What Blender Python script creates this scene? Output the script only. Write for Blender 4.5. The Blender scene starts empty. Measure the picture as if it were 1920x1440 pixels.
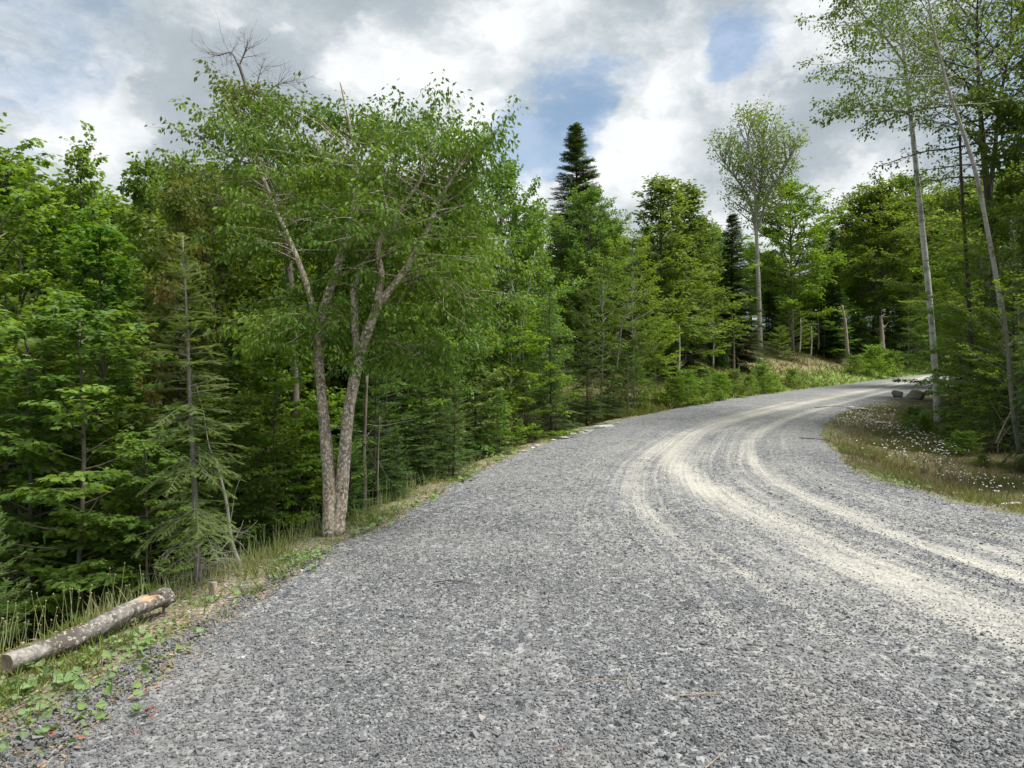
import bpy, math, random
import numpy as np
from mathutils import Vector

# ------------------------------------------------------------------ camera, sky, sun, exposure
FPX, HOR, CAMZ = 1371.0, 740.0, 1.6          # focal length and horizon in photo pixels (1920 wide)
sc = bpy.context.scene
COL = sc.collection
cam_d = bpy.data.cameras.new("camera"); cam = bpy.data.objects.new("camera", cam_d); COL.objects.link(cam)
cam.location = (0, 0, CAMZ)
cam_d.sensor_width = 36; cam_d.lens = 36 * FPX / 1920
cam.rotation_euler = (math.radians(90) + math.atan((HOR - 720) / FPX), 0, 0)
cam_d.clip_start = 0.05; cam_d.clip_end = 3000
sc.camera = cam

SUN_EL, SUN_AZ = 62.0, 100.0                  # azimuth clockwise from +Y
sun_d = bpy.data.lights.new("sun", 'SUN'); sun = bpy.data.objects.new("sun", sun_d); COL.objects.link(sun)
sun_d.energy = 3.7; sun_d.angle = math.radians(32); sun_d.color = (1.0, 0.965, 0.9)
_e, _a = math.radians(SUN_EL), math.radians(SUN_AZ)
sdir = Vector((math.sin(_a) * math.cos(_e), math.cos(_a) * math.cos(_e), math.sin(_e)))
sun.rotation_euler = sdir.to_track_quat('Z', 'Y').to_euler()

sc.view_settings.view_transform = 'Standard'; sc.view_settings.look = 'None'
sc.view_settings.exposure = 0.93; sc.view_settings.gamma = 1
sc.render.engine = 'CYCLES'
cy = sc.cycles
cy.use_denoising = True
try:
    cy.denoiser = 'OPENIMAGEDENOISE'; cy.denoising_input_passes = 'RGB_ALBEDO_NORMAL'; cy.denoising_prefilter = 'ACCURATE'
except Exception:
    pass
cy.use_adaptive_sampling = False
cy.max_bounces = 6; cy.diffuse_bounces = 3; cy.glossy_bounces = 2; cy.transmission_bounces = 4; cy.transparent_max_bounces = 4
cy.caustics_reflective = False; cy.caustics_refractive = False
sc.render.use_persistent_data = False


class NT:
    """small node-tree helper"""
    def __init__(s, tree): s.t = tree; s.n = tree.nodes; s.l = tree.links
    def node(s, typ, ins=None, **props):
        nd = s.n.new(typ)
        for k, v in props.items(): setattr(nd, k, v)
        for k, v in (ins or {}).items():
            sock = nd.inputs[k]
            if isinstance(v, bpy.types.NodeSocket): s.l.new(v, sock)
            else: sock.default_value = v
        return nd
    def math(s, op, a, b=0.0, clamp=False):
        return s.node('ShaderNodeMath', {0: a, 1: b}, operation=op, use_clamp=clamp).outputs[0]
    def maprange(s, v, a, b, c=0.0, d=1.0, smooth=False):
        return s.node('ShaderNodeMapRange', {'Value': v, 'From Min': a, 'From Max': b, 'To Min': c, 'To Max': d},
                      interpolation_type='SMOOTHSTEP' if smooth else 'LINEAR', clamp=True).outputs[0]
    def noise(s, vec, scale, detail=4, rough=0.5, out='Fac', dist=0.0):
        ins = {'Scale': scale, 'Detail': detail, 'Roughness': rough, 'Distortion': dist}
        if vec is not None: ins['Vector'] = vec
        return s.node('ShaderNodeTexNoise', ins).outputs[out]
    def mix(s, f, a, b, mode='MIX'):
        nd = s.node('ShaderNodeMix', data_type='RGBA', blend_type=mode, clamp_factor=True)
        for idx, v in ((0, f), (6, a), (7, b)):
            if isinstance(v, bpy.types.NodeSocket): s.l.new(v, nd.inputs[idx])
            else: nd.inputs[idx].default_value = v if idx == 0 else (*v[:3], 1)
        return nd.outputs[2]
    def vmath(s, op, a, b=(0, 0, 0), out=0):
        return s.node('ShaderNodeVectorMath', {0: a, 1: b}, operation=op).outputs[out]


def pdir(px, py):
    v = Vector(((px - 960) / FPX, 1.0, (HOR - py) / FPX)); v.normalize(); return v

world = bpy.data.worlds.new("World"); sc.world = world; world.use_nodes = True
W = NT(world.node_tree); W.n.clear()
tc = W.node('ShaderNodeTexCoord').outputs['Generated']
sky = W.node('ShaderNodeTexSky', sky_type='NISHITA', sun_disc=False, sun_elevation=_e, sun_rotation=_a,
             air_density=1.0, dust_density=1.2, ozone_density=1.3)
stretched = W.vmath('MULTIPLY', tc, (1.0, 1.0, 1.9))
wn = W.noise(stretched, 3.2, 6, 0.55, 'Color')
wn2 = W.noise(stretched, 11.0, 4, 0.6, 'Color')
warp = W.vmath('ADD', tc, W.vmath('MULTIPLY', W.vmath('SUBTRACT', wn, (0.5, 0.5, 0.5)), (0.26, 0.26, 0.26)))
warp = W.vmath('ADD', warp, W.vmath('MULTIPLY', W.vmath('SUBTRACT', wn2, (0.5, 0.5, 0.5)), (0.07, 0.07, 0.07)))

def blobs(lst):
    acc = None
    for px, py, r, a in lst:
        d = W.vmath('DISTANCE', warp, tuple(pdir(px, py)), out=1)
        v = W.math('MULTIPLY', W.maprange(d, r, 0.0, 0, 1, True), a)
        acc = v if acc is None else W.math('ADD', acc, v)
    return acc

cov_n = W.noise(stretched, 2.3, 8, 0.58)
holes = blobs([(1030, 200, .135, .62), (985, 290, .10, .55), (1130, 110, .09, .3), (1375, 50, .11, .62), (1340, 130, .06, .3),
               (40, 60, .16, .3), (1480, 420, .05, .15), (890, 45, .05, .3), (1270, 165, .04, .25),
               (700, 110, .05, .25), (230, 280, .07, .15), (2300, 200, .4, .3), (-900, 300, .5, .3)])
cov = W.math('SUBTRACT', W.math('ADD', W.math('ADD', cov_n, W.math('MULTIPLY', W.math('SUBTRACT', W.noise(warp, 13.0, 6, 0.6), 0.5), 0.55)), 0.22), holes)
mask = W.maprange(cov, 0.20, 0.58, 0, 1, True)
bright = blobs([(800, 190, .17, .75), (955, 225, .075, .9), (1015, 345, .10, .9), (1215, 120, .12, .7), (1180, 240, .10, .5),
                (1000, 60, .1, .2), (1190, 390, .16, .5), (90, 190, .14, .5), (170, 240, .1, .5), (1640, 310, .08, .45),
                (1500, 20, .14, .5), (1560, 390, .12, .5), (640, 50, .10, .2), (1420, 170, .12, .3), (420, 40, .12, .2)])
dark = blobs([(610, 40, .22, .32), (300, 130, .20, .30), (1250, 300, .13, .22), (1580, 290, .10, .42), (1090, 40, .12, .2),
              (130, 280, .1, .2), (1500, 170, .10, .3)])
bn = W.noise(stretched, 5.5, 8, 0.6)
bn3 = W.noise(warp, 14.0, 8, 0.66)
bv = W.math('ADD', W.math('MULTIPLY', W.math('SUBTRACT', bn, 0.5), 2.0), W.math('MULTIPLY', W.math('SUBTRACT', bn3, 0.5), 1.0))
vor = W.node('ShaderNodeTexVoronoi', {'Vector': W.vmath('ADD', warp, W.vmath('MULTIPLY', W.vmath('SUBTRACT', W.noise(tc, 18.0, 5, .6, 'Color'), (.5, .5, .5)), (.05, .05, .05))), 'Scale': 9.0, 'Smoothness': .7}, feature='SMOOTH_F1').outputs['Distance']
puff = W.math('MULTIPLY', W.math('SUBTRACT', 0.42, vor), 1.0)
bv = W.math('ADD', W.math('ADD', bv, 0.44), W.math('MULTIPLY', puff, .9))
bv = W.math('SUBTRACT', W.math('ADD', bv, bright), dark)
ramp = W.node('ShaderNodeValToRGB', {'Fac': bv})
cr = ramp.color_ramp
cr.elements[0].position = 0.0; cr.elements[0].color = (.34, .385, .42, 1)
cr.elements[1].position = 1.0; cr.elements[1].color = (.76, .78, .79, 1)
for pos, c in ((.3, (.38, .43, .47)), (.55, (.49, .535, .56)), (.8, (.63, .66, .68))):
    el = cr.elements.new(pos); el.color = (*c, 1)
cum = W.maprange(W.math('ADD', W.math('MULTIPLY', W.noise(W.vmath('ADD', warp, (3.1, 0, 1.7)), 7.5, 10, 0.62), .9), W.math('ADD', W.math('MULTIPLY', bright, .42), W.math('MULTIPLY', puff, .5))), .62, .72, 0, 1, True)
shade = W.maprange(W.noise(warp, 21.0, 6, .6), .35, .65, .35, 1.0)
ccol = W.mix(W.math('MULTIPLY', W.math('MULTIPLY', cum, shade), .55), ramp.outputs[0], (.76, .775, .785))
bg1 = W.node('ShaderNodeBackground', {'Color': W.vmath('MULTIPLY', sky.outputs[0], (.86, 1.06, 1.12)), 'Strength': 0.075})
bg2 = W.node('ShaderNodeBackground', {'Color': ccol, 'Strength': 0.685})
mx = W.node('ShaderNodeMixShader', {0: W.math('ADD', W.math('MULTIPLY', mask, .66), .34), 1: bg1.outputs[0], 2: bg2.outputs[0]})
out = W.node('ShaderNodeOutputWorld', {'Surface': mx.outputs[0]})
try:
    world.cycles.sampling_method = 'MANUAL'; world.cycles.sample_map_resolution = 512
except Exception:
    pass

# ------------------------------------------------------------------ helpers
rs = np.random.RandomState

def norm(v):
    v = np.asarray(v, float); return v / (np.linalg.norm(v, axis=-1, keepdims=True) + 1e-9)

class Acc:
    """collects triangles and one random value per face"""
    def __init__(s): s.V = []; s.F = []; s.A = []; s.n = 0
    def add(s, V, F, A=None):
        V = np.asarray(V, np.float32).reshape(-1, 3); F = np.asarray(F, np.int64).reshape(-1, 3)
        s.V.append(V); s.F.append(F + s.n); s.n += len(V)
        s.A.append(np.full(len(F), 0.5, np.float32) if A is None else np.asarray(A, np.float32))
    def mesh(s, name, mat, smooth=False):
        me = bpy.data.meshes.new(name)
        if not s.V: return me
        V = np.concatenate(s.V); F = np.concatenate(s.F); A = np.concatenate(s.A)
        me.vertices.add(len(V)); me.vertices.foreach_set('co', V.ravel())
        me.loops.add(F.size); me.loops.foreach_set('vertex_index', F.ravel().astype(np.int32))
        me.polygons.add(len(F)); me.polygons.foreach_set('loop_start', np.arange(0, F.size, 3, dtype=np.int32))
        me.polygons.foreach_set('use_smooth', np.full(len(F), smooth))
        at = me.attributes.new('rnd', 'FLOAT', 'FACE'); at.data.foreach_set('value', A)
        me.update(calc_edges=True)
        me.materials.append(mat)
        return me

def link(name, data, parent=None, loc=None):
    o = bpy.data.objects.new(name, data); COL.objects.link(o)
    if parent: o.parent = parent
    if loc is not None: o.location = loc
    return o

def tag(o, label=None, cat=None, group=None, kind=None):
    if label: o['label'] = label
    if cat: o['category'] = cat
    if group: o['group'] = group
    if kind: o['kind'] = kind
    return o

def tube(acc, pts, rad, sides=6, rnd=0.5, cap=True, jit=0.0, rng=None):
    pts = np.asarray(pts, float); rad = np.asarray(rad, float); n = len(pts)
    t = np.gradient(pts, axis=0); t = norm(t)
    ref = np.array([0.31, 0.17, 0.0]) if abs(t[0][2]) > .7 else np.array([0, 0, 1.0])
    a = norm(np.cross(t, ref)); b = np.cross(t, a)
    th = np.linspace(0, 2 * np.pi, sides, endpoint=False)
    R = rad[:, None] * (np.ones((n, sides)) if not jit else 1 + jit * rng.normal(size=(n, sides)))
    V = pts[:, None, :] + R[..., None] * (np.cos(th)[None, :, None] * a[:, None, :] + np.sin(th)[None, :, None] * b[:, None, :])
    V = V.reshape(-1, 3)
    i = np.arange(n - 1)[:, None] * sides; j = np.arange(sides)[None, :]; k = (j + 1) % sides
    q = np.stack([i + j, i + k, i + sides + k, i + sides + j], -1).reshape(-1, 4)
    F = np.concatenate([q[:, [0, 1, 2]], q[:, [0, 2, 3]]])
    if cap:
        V = np.concatenate([V, pts[:1], pts[-1:]]); c0 = n * sides
        jj = np.arange(sides); kk = (jj + 1) % sides
        F = np.concatenate([F, np.stack([kk, jj, np.full(sides, c0)], -1),
                            np.stack([(n - 1) * sides + jj, (n - 1) * sides + kk, np.full(sides, c0 + 1)], -1)])
    acc.add(V, F, np.full(len(F), rnd))

def stamp(acc, P, D, N, S, tv, tf, A=None, width=None):
    """stamp a template (tv in axis, side, normal coordinates) at P along D, facing N"""
    P = np.asarray(P, float); n = len(P)
    if n == 0: return
    D = norm(D); Sd = norm(np.cross(N, D)); N2 = np.cross(D, Sd)
    tv = np.asarray(tv, float); tf = np.asarray(tf, int); k = len(tv)
    S = np.broadcast_to(np.asarray(S, float), (n,))
    Wd = S if width is None else S * width
    V = P[:, None] + (S[:, None, None] * tv[None, :, 0:1]) * D[:, None] + (Wd[:, None, None] * tv[None, :, 1:2]) * Sd[:, None] \
        + (S[:, None, None] * tv[None, :, 2:3]) * N2[:, None]
    F = (np.arange(n)[:, None, None] * k + tf[None]).reshape(-1, 3)
    if A is None: A = np.full(n, .5)
    acc.add(V.reshape(-1, 3), F, np.repeat(A, len(tf)))

OVAL = ([(0, 0, 0), (.4, .27, .05), (1, 0, -.12), (.4, -.27, .05)], [(0, 2, 1), (0, 3, 2)])
ROUNDL = ([(0, 0, 0), (.25, .38, .04), (.7, .34, .03), (1, 0, -.1), (.7, -.34, .03), (.25, -.38, .04)], [(0, 3, 2), (0, 2, 1), (0, 4, 3), (0, 5, 4)])
_mo = [(0, 0), (-.02, .32), (.2, .22), (.34, .56), (.5, .24), (.66, .34), (1, 0), (.66, -.34), (.5, -.24), (.34, -.56), (.2, -.22), (-.02, -.32)]
MAPLE = ([(.35, 0, 0)] + [(x, y, -.25 * (x - .35) ** 2 - .3 * y * y) for x, y in _mo], [(0, i + 2 if i < 11 else 1, i + 1) for i in range(12)])
def feather(pairs, w, nl, lift=.0):
    v, f = [], []
    for i in range(pairs):
        x = i / pairs
        for sgn in (-1, 1):
            b = len(v)
            v += [(x - w, 0, 0), (x + w, 0, 0), (x + .16, sgn * nl, lift)]
            f.append((b, b + 1, b + 2) if sgn < 0 else (b + 1, b, b + 2))
    b = len(v); v += [(-.02, -.03, 0), (-.02, .03, 0), (1.12, 0, 0)]; f.append((b, b + 2, b + 1))
    return v, f
FEATH = feather(8, .035, .2)
FEATH_LO = feather(4, .09, .22)

# ------------------------------------------------------------------ materials
def new_mat(name):
    m = bpy.data.materials.new(name); m.use_nodes = True
    t = NT(m.node_tree); t.n.clear()
    return m, t, t.node('ShaderNodeOutputMaterial')

def leaf_mat(name, c1, c2, c3, trans=.42, tcol=None, rough=.5, spec=.35, c4=None):
    m, t, o = new_mat(name)
    a = t.node('ShaderNodeAttribute', attribute_name='rnd').outputs['Fac']
    orn = t.node('ShaderNodeObjectInfo').outputs['Random']
    co = t.node('ShaderNodeTexCoord').outputs['Object']
    cl = t.noise(co, .9, 2, .5)
    col = t.mix(t.maprange(a, 0, 1), c1, c2)
    col = t.mix(t.maprange(cl, .42, .68), col, c3)
    if c4: col = t.mix(t.maprange(t.noise(co, .55, 2, .5), .53, .68), col, c4)
    hs = t.node('ShaderNodeHueSaturation', {'Hue': t.maprange(orn, 0, 1, .482, .512), 'Saturation': t.maprange(t.math('FRACT', t.math('MULTIPLY', orn, 7.3)), 0, 1, .88, 1.08),
                                            'Value': t.maprange(t.math('FRACT', t.math('MULTIPLY', orn, 3.7)), 0, 1, .8, 1.2), 'Color': col}).outputs[0]
    p = t.node('ShaderNodeBsdfPrincipled', {'Base Color': hs, 'Roughness': rough, 'Specular IOR Level': spec})
    tr = t.node('ShaderNodeBsdfTranslucent', {'Color': t.mix(1.0, hs, tcol or (1.5, 1.35, .55), 'MULTIPLY')})
    mxs = t.node('ShaderNodeMixShader', {0: trans, 1: p.outputs[0], 2: tr.outputs[0]})
    t.l.new(mxs.outputs[0], o.inputs[0]); return m

M = {}
M['maple'] = leaf_mat('maple_leaf', (.09, .19, .03), (.15, .28, .042), (.20, .33, .046))
M['cherry'] = leaf_mat('cherry_leaf', (.055, .115, .018), (.115, .205, .028), (.17, .26, .032), spec=.25)
M['leafy'] = leaf_mat('forest_leaf', (.08, .16, .022), (.14, .245, .03), (.175, .28, .033))
M['yellowgreen'] = leaf_mat('yellow_green_leaf', (.10, .19, .022), (.165, .275, .03), (.215, .325, .035))
M['russet'] = leaf_mat('russet_leaf', (.11, .16, .04), (.16, .21, .05), (.21, .18, .07), tcol=(1.4, 1.3, .6))
M['olive'] = leaf_mat('birch_leaf', (.065, .13, .024), (.115, .20, .032), (.135, .225, .032))
M['spruce'] = leaf_mat('spruce_needle', (.04, .09, .028), (.07, .135, .036), (.10, .17, .038), trans=.18, rough=.55)
M['fir'] = leaf_mat('fir_needle', (.055, .12, .034), (.095, .18, .044), (.13, .21, .045), trans=.25, rough=.5)
M['firnear'] = leaf_mat('old_fir_needle', (.08, .14, .032), (.135, .205, .046), (.155, .225, .046), trans=.35, rough=.55, c4=(.22, .17, .07))
M['grass'] = leaf_mat('grass_blade', (.10, .17, .03), (.19, .25, .05), (.24, .24, .09), trans=.35)
M['drygrass'] = leaf_mat('dry_grass', (.28, .30, .11), (.44, .42, .20), (.22, .29, .08), trans=.3, tcol=(1.1, 1.05, .8))
M['brownweed'] = leaf_mat('brown_weed', (.11, .085, .05), (.18, .135, .08), (.13, .15, .05), trans=.25, tcol=(1.1, 1, .8))
M['coltsfoot'] = leaf_mat('coltsfoot_leaf', (.10, .20, .06), (.20, .32, .13), (.17, .28, .06), trans=.3, rough=.6)
M['litter'] = leaf_mat('dead_leaf', (.20, .14, .08), (.42, .33, .22), (.30, .20, .12), trans=.15, tcol=(1.1, 1, .8))
M['redleaf'] = leaf_mat('red_leaf', (.30, .05, .04), (.35, .09, .05), (.3, .12, .06), trans=.3, tcol=(1.2, .9, .8))

def bark_mat(name, c1, c2, scale=(9, 9, 2.5), bump=.5, spots=None, spot_lo=.6, c3=None, bands=None):
    m, t, o = new_mat(name)
    co = t.node('ShaderNodeTexCoord').outputs['Object']
    st = t.vmath('MULTIPLY', co, scale)
    n = t.noise(st, 2.2, 8, .65, dist=.4)
    n2 = t.noise(co, 3.0, 4, .6)
    col = t.mix(t.maprange(n, .36, .64), c1, c2)
    if c3: col = t.mix(t.maprange(n2, .48, .62), col, c3)
    if spots:
        s = t.noise(t.vmath('MULTIPLY', co, (1, 1, .8)), 42, 3, .6)
        col = t.mix(t.maprange(s, spot_lo - .025, spot_lo + .025), col, spots)
    if bands:
        bn = t.noise(t.vmath('MULTIPLY', co, (2.2, 2.2, 13)), 2.0, 5, .7, dist=.6)
        col = t.mix(t.maprange(bn, .56, .64), col, bands)
        bp = t.noise(co, 1.2, 3, .6)
        col = t.mix(t.math('MULTIPLY', t.maprange(bp, .55, .65), .8), col, bands)
    bm = t.node('ShaderNodeBump', {'Strength': bump, 'Distance': .02, 'Height': n})
    p = t.node('ShaderNodeBsdfPrincipled', {'Base Color': col, 'Roughness': .85, 'Specular IOR Level': .2, 'Normal': bm.outputs[0]})
    t.l.new(p.outputs[0], o.inputs[0]); return m

M['bark'] = bark_mat('grey_brown_bark', (.10, .082, .065), (.21, .185, .155))
M['barkdark'] = bark_mat('dark_bark', (.05, .042, .036), (.12, .10, .085))
M['barkfir'] = bark_mat('fir_bark', (.14, .13, .11), (.27, .25, .22), (14, 14, 9), c3=(.17, .19, .13))
M['barkcherry'] = bark_mat('cherry_bark', (.16, .115, .08), (.56, .46, .35), (9, 9, 2.2), .8, spots=(.68, .62, .53), spot_lo=.54, c3=(.26, .22, .18))
M['barkbirch'] = bark_mat('white_birch_bark', (.46, .45, .42), (.62, .61, .57), (3, 3, 6), .2, bands=(.09, .08, .07))
M['barkpale'] = bark_mat('pale_smooth_bark', (.30, .28, .25), (.46, .44, .40), (6, 6, 4), .3, bands=(.16, .14, .12))
M['barksnag'] = bark_mat('bare_snag_wood', (.20, .16, .12), (.38, .32, .25), (12, 12, 2), .8)
M['barklog'] = bark_mat('flaking_log_bark', (.15, .14, .125), (.42, .40, .37), (7, 7, 7), .9, spots=(.36, .34, .30), spot_lo=.57, c3=(.095, .08, .068))
M['wood'] = bark_mat('split_wood', (.38, .22, .11), (.55, .40, .25), (4, 4, 16), .6)
M['twig'] = bark_mat('bleached_twig', (.22, .17, .12), (.42, .35, .27), (20, 20, 20), .2)

def rock_mat(name, c1, c2, sc_=6):
    m, t, o = new_mat(name)
    co = t.node('ShaderNodeTexCoord').outputs['Object']
    orn = t.node('ShaderNodeObjectInfo').outputs['Random']
    n = t.noise(co, sc_, 8, .65)
    col = t.mix(t.maprange(n, .3, .7), c1, c2)
    col = t.mix(1.0, col, t.node('ShaderNodeCombineColor', {0: t.maprange(orn, 0, 1, .8, 1.1), 1: t.maprange(orn, 0, 1, .8, 1.1), 2: t.maprange(orn, 0, 1, .8, 1.1)}).outputs[0], 'MULTIPLY')
    bm = t.node('ShaderNodeBump', {'Strength': .5, 'Distance': .03, 'Height': n})
    p = t.node('ShaderNodeBsdfPrincipled', {'Base Color': col, 'Roughness': .8, 'Specular IOR Level': .3, 'Normal': bm.outputs[0]})
    t.l.new(p.outputs[0], o.inputs[0]); return m
M['rock'] = rock_mat('grey_rock', (.24, .23, .22), (.42, .41, .39))
M['rockpale'] = rock_mat('pale_rock', (.42, .41, .39), (.62, .60, .56))
M['rockbrown'] = rock_mat('brown_rock', (.16, .14, .12), (.33, .29, .25))
M['rocktan'] = rock_mat('tan_rock', (.48, .33, .20), (.66, .52, .36), 12)

def simple(name, c, rough=.7):
    m, t, o = new_mat(name)
    n = t.noise(t.node('ShaderNodeTexCoord').outputs['Object'], 20, 3)
    col = t.mix(n, tuple(x * .8 for x in c), tuple(min(1, x * 1.15) for x in c))
    p = t.node('ShaderNodeBsdfPrincipled', {'Base Color': col, 'Roughness': rough, 'Specular IOR Level': .2})
    t.l.new(p.outputs[0], o.inputs[0]); return m
M['petal'] = simple('white_petal', (.62, .61, .55))
M['seed'] = simple('seed_head', (.5, .45, .34))

# gravel stones
def gravel_mat():
    m, t, o = new_mat('crushed_stone')
    a = t.node('ShaderNodeAttribute', attribute_name='rnd').outputs['Fac']
    r = t.node('ShaderNodeValToRGB', {'Fac': a})
    c = r.color_ramp
    c.elements[0].position = 0; c.elements[0].color = (.075, .08, .088, 1)
    c.elements[1].position = 1; c.elements[1].color = (.62, .60, .56, 1)
    for pos, k in ((.35, (.14, .147, .158)), (.7, (.25, .257, .268)), (.9, (.34, .34, .34)), (.94, (.32, .27, .23)), (.965, (.4, .4, .39))):
        e = c.elements.new(pos); e.color = (*k, 1)
    co = t.node('ShaderNodeTexCoord').outputs['Object']
    n = t.noise(co, 90, 3, .6)
    col = t.mix(t.math('MULTIPLY', n, .45), r.outputs[0], (.30, .30, .295))
    lo = t.noise(co, .55, 5, .6)
    col = t.mix(1.0, col, t.mix(t.maprange(lo, .38, .62), (.62, .62, .62), (.93, .92, .895)), 'MULTIPLY')
    col = t.mix(t.math('MULTIPLY', t.maprange(t.noise(co, .9, 4, .6), .54, .66), .45), col, t.mix(1.0, col, (1.12, .92, .80), 'MULTIPLY'))
    p = t.node('ShaderNodeBsdfPrincipled', {'Base Color': col, 'Roughness': .62, 'Specular IOR Level': .4})
    t.l.new(p.outputs[0], o.inputs[0]); return m
M['gravel'] = gravel_mat()

def road_mat():
    m, t, o = new_mat('gravel_road')
    co = t.node('ShaderNodeTexCoord').outputs['Object']
    uv = t.node('ShaderNodeUVMap', uv_map='along').outputs[0]
    dust = t.node('ShaderNodeAttribute', attribute_name='dust').outputs['Fac']
    v1 = t.node('ShaderNodeTexVoronoi', {'Vector': co, 'Scale': 42.0, 'Randomness': 1.0})
    v2 = t.node('ShaderNodeTexVoronoi', {'Vector': co, 'Scale': 18.0, 'Randomness': 1.0})
    sep = t.node('ShaderNodeSeparateColor', {0: v1.outputs['Color']}).outputs[0]
    sep2 = t.node('ShaderNodeSeparateColor', {0: v2.outputs['Color']}).outputs[1]
    r = t.node('ShaderNodeValToRGB', {'Fac': t.math('ADD', t.math('MULTIPLY', sep, .6), t.math('MULTIPLY', sep2, .4))})
    c = r.color_ramp
    c.elements[0].position = .1; c.elements[0].color = (.045, .048, .053, 1)
    c.elements[1].position = .92; c.elements[1].color = (.33, .33, .325, 1)
    e = c.elements.new(.55); e.color = (.15, .155, .163, 1)
    grdk = 1
    big = t.noise(co, .9, 6, .65)
    grav = t.mix(t.maprange(big, .40, .62, 0, .45), r.outputs[0], (.24, .24, .235))
    streak = t.noise(t.vmath('MULTIPLY', uv, (.10, 9.0, 1)), 1.0, 7, .62)
    fine = t.noise(co, 26, 5, .7)
    fac = t.math('ADD', dust, t.math('MULTIPLY', t.math('SUBTRACT', streak, .5), 1.5))
    fac = t.math('ADD', fac, t.math('MULTIPLY', t.math('SUBTRACT', fine, .5), 1.3))
    fac = t.math('ADD', fac, t.math('MULTIPLY', t.math('SUBTRACT', t.noise(co, 2.6, 5, .65), .5), .7))
    dcol = t.mix(fine, (.36, .345, .298), (.52, .50, .435))
    peb = t.maprange(sep, .80, .9)
    dcol = t.mix(t.math('MULTIPLY', peb, .65), dcol, r.outputs[0])
    col = t.mix(t.maprange(fac, .22, .95), grav, dcol)
    hgt = t.math('ADD', t.math('SUBTRACT', 1.0, v1.outputs['Distance']), t.math('MULTIPLY', fine, .4))
    bm = t.node('ShaderNodeBump', {'Strength': .8, 'Distance': .012, 'Height': hgt})
    p = t.node('ShaderNodeBsdfPrincipled', {'Base Color': col, 'Roughness': .85, 'Specular IOR Level': .25, 'Normal': bm.outputs[0]})
    t.l.new(p.outputs[0], o.inputs[0]); return m
M['road'] = road_mat()

def ground_mat():
    m, t, o = new_mat('forest_floor')
    co = t.node('ShaderNodeTexCoord').outputs['Object']
    z = t.node('ShaderNodeSeparateColor', {0: t.node('ShaderNodeAttribute', attribute_name='zone').outputs['Color']})
    n = t.noise(co, 5, 8, .65); n2 = t.noise(co, 38, 5, .7); n3 = t.noise(co, .7, 4, .5)
    v = t.node('ShaderNodeTexVoronoi', {'Vector': co, 'Scale': 30.0})
    vs = t.node('ShaderNodeSeparateColor', {0: v.outputs['Color']}).outputs[0]
    base = t.mix(n2, (.045, .035, .024), (.13, .095, .06))
    base = t.mix(t.maprange(n3, .45, .65, 0, .8), base, (.06, .085, .025))
    tan = t.mix(t.maprange(vs, .2, .9), (.20, .17, .125), (.46, .40, .31))
    tan = t.mix(t.maprange(n, .42, .6, 0, .85), tan, (.17, .15, .10))
    tan = t.mix(t.maprange(t.noise(co, 2.3, 5, .6), .52, .64, 0, .7), tan, (.15, .18, .06))
    brown = t.mix(n2, (.13, .092, .06), (.30, .22, .155))
    brown = t.mix(t.maprange(n, .44, .58, 0, .85), brown, (.15, .19, .06))
    green = t.mix(n2, (.09, .16, .03), (.20, .29, .07))
    col = t.mix(z.outputs[0], base, tan); col = t.mix(z.outputs[1], col, brown); col = t.mix(z.outputs[2], col, green)
    bm = t.node('ShaderNodeBump', {'Strength': .9, 'Distance': .04, 'Height': t.math('ADD', n, t.math('MULTIPLY', n2, .5))})
    p = t.node('ShaderNodeBsdfPrincipled', {'Base Color': col, 'Roughness': .95, 'Specular IOR Level': .1, 'Normal': bm.outputs[0]})
    t.l.new(p.outputs[0], o.inputs[0]); return m
M['ground'] = ground_mat()

# ------------------------------------------------------------------ terrain
def f(Y):
    Y = np.asarray(Y, float)
    a = .055 * np.log1p(np.exp(np.clip((Y - 4.0) * 1.5, -40, 40))) / 1.5
    a = np.where((Y - 4) * 1.5 > 39, .055 * (Y - 4), a)
    return a + .0015 * np.clip(Y - 40, 0, 30) ** 2

def gpt(px, py):
    """point of the road surface that the photo shows at this pixel"""
    lo, hi = 1.0, 90.0
    for _ in range(50):
        mid = .5 * (lo + hi)
        if HOR - FPX * (float(f(mid)) - CAMZ) / mid - 2 * HOR + 2 * HOR > py: lo = mid
        else: hi = mid
    Y = .5 * (lo + hi); return np.array([(px - 960) / FPX * Y, Y])

def cr_spline(pts, per=14):
    p = np.array(pts, float); p = np.vstack([2 * p[0] - p[1], p, 2 * p[-1] - p[-2]]); o = []
    for i in range(1, len(p) - 2):
        for t in np.linspace(0, 1, per, endpoint=False):
            a, b, c, d = p[i - 1], p[i], p[i + 1], p[i + 2]
            o.append(.5 * (2 * b + (c - a) * t + (2 * a - 5 * b + 4 * c - d) * t * t + (3 * b - a - 3 * c + d) * t ** 3))
    o.append(p[-2]); return np.array(o)

EL = [(-3.0, -10), (-2.35, -2), (-2.1, 2.6), (-1.95, 4.7), (-1.75, 6.6), (-1.1, 9.0), (.25, 14), (3.5, 21.3), (10.3, 32), (22, 46.5), (34, 57), (54, 68), (90, 82)]
ER = [(9.5, -10), (8.6, -2), (7.4, 3.5), (6.6, 6.4), (5.85, 8.6), (5.35, 10.7), (5.9, 13.3), (8.2, 19.2), (13.6, 27.5), (25, 40.2), (36.5, 50.5), (56, 61.5), (92, 75)]
L_ = cr_spline(EL); R_ = cr_spline(ER)

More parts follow.
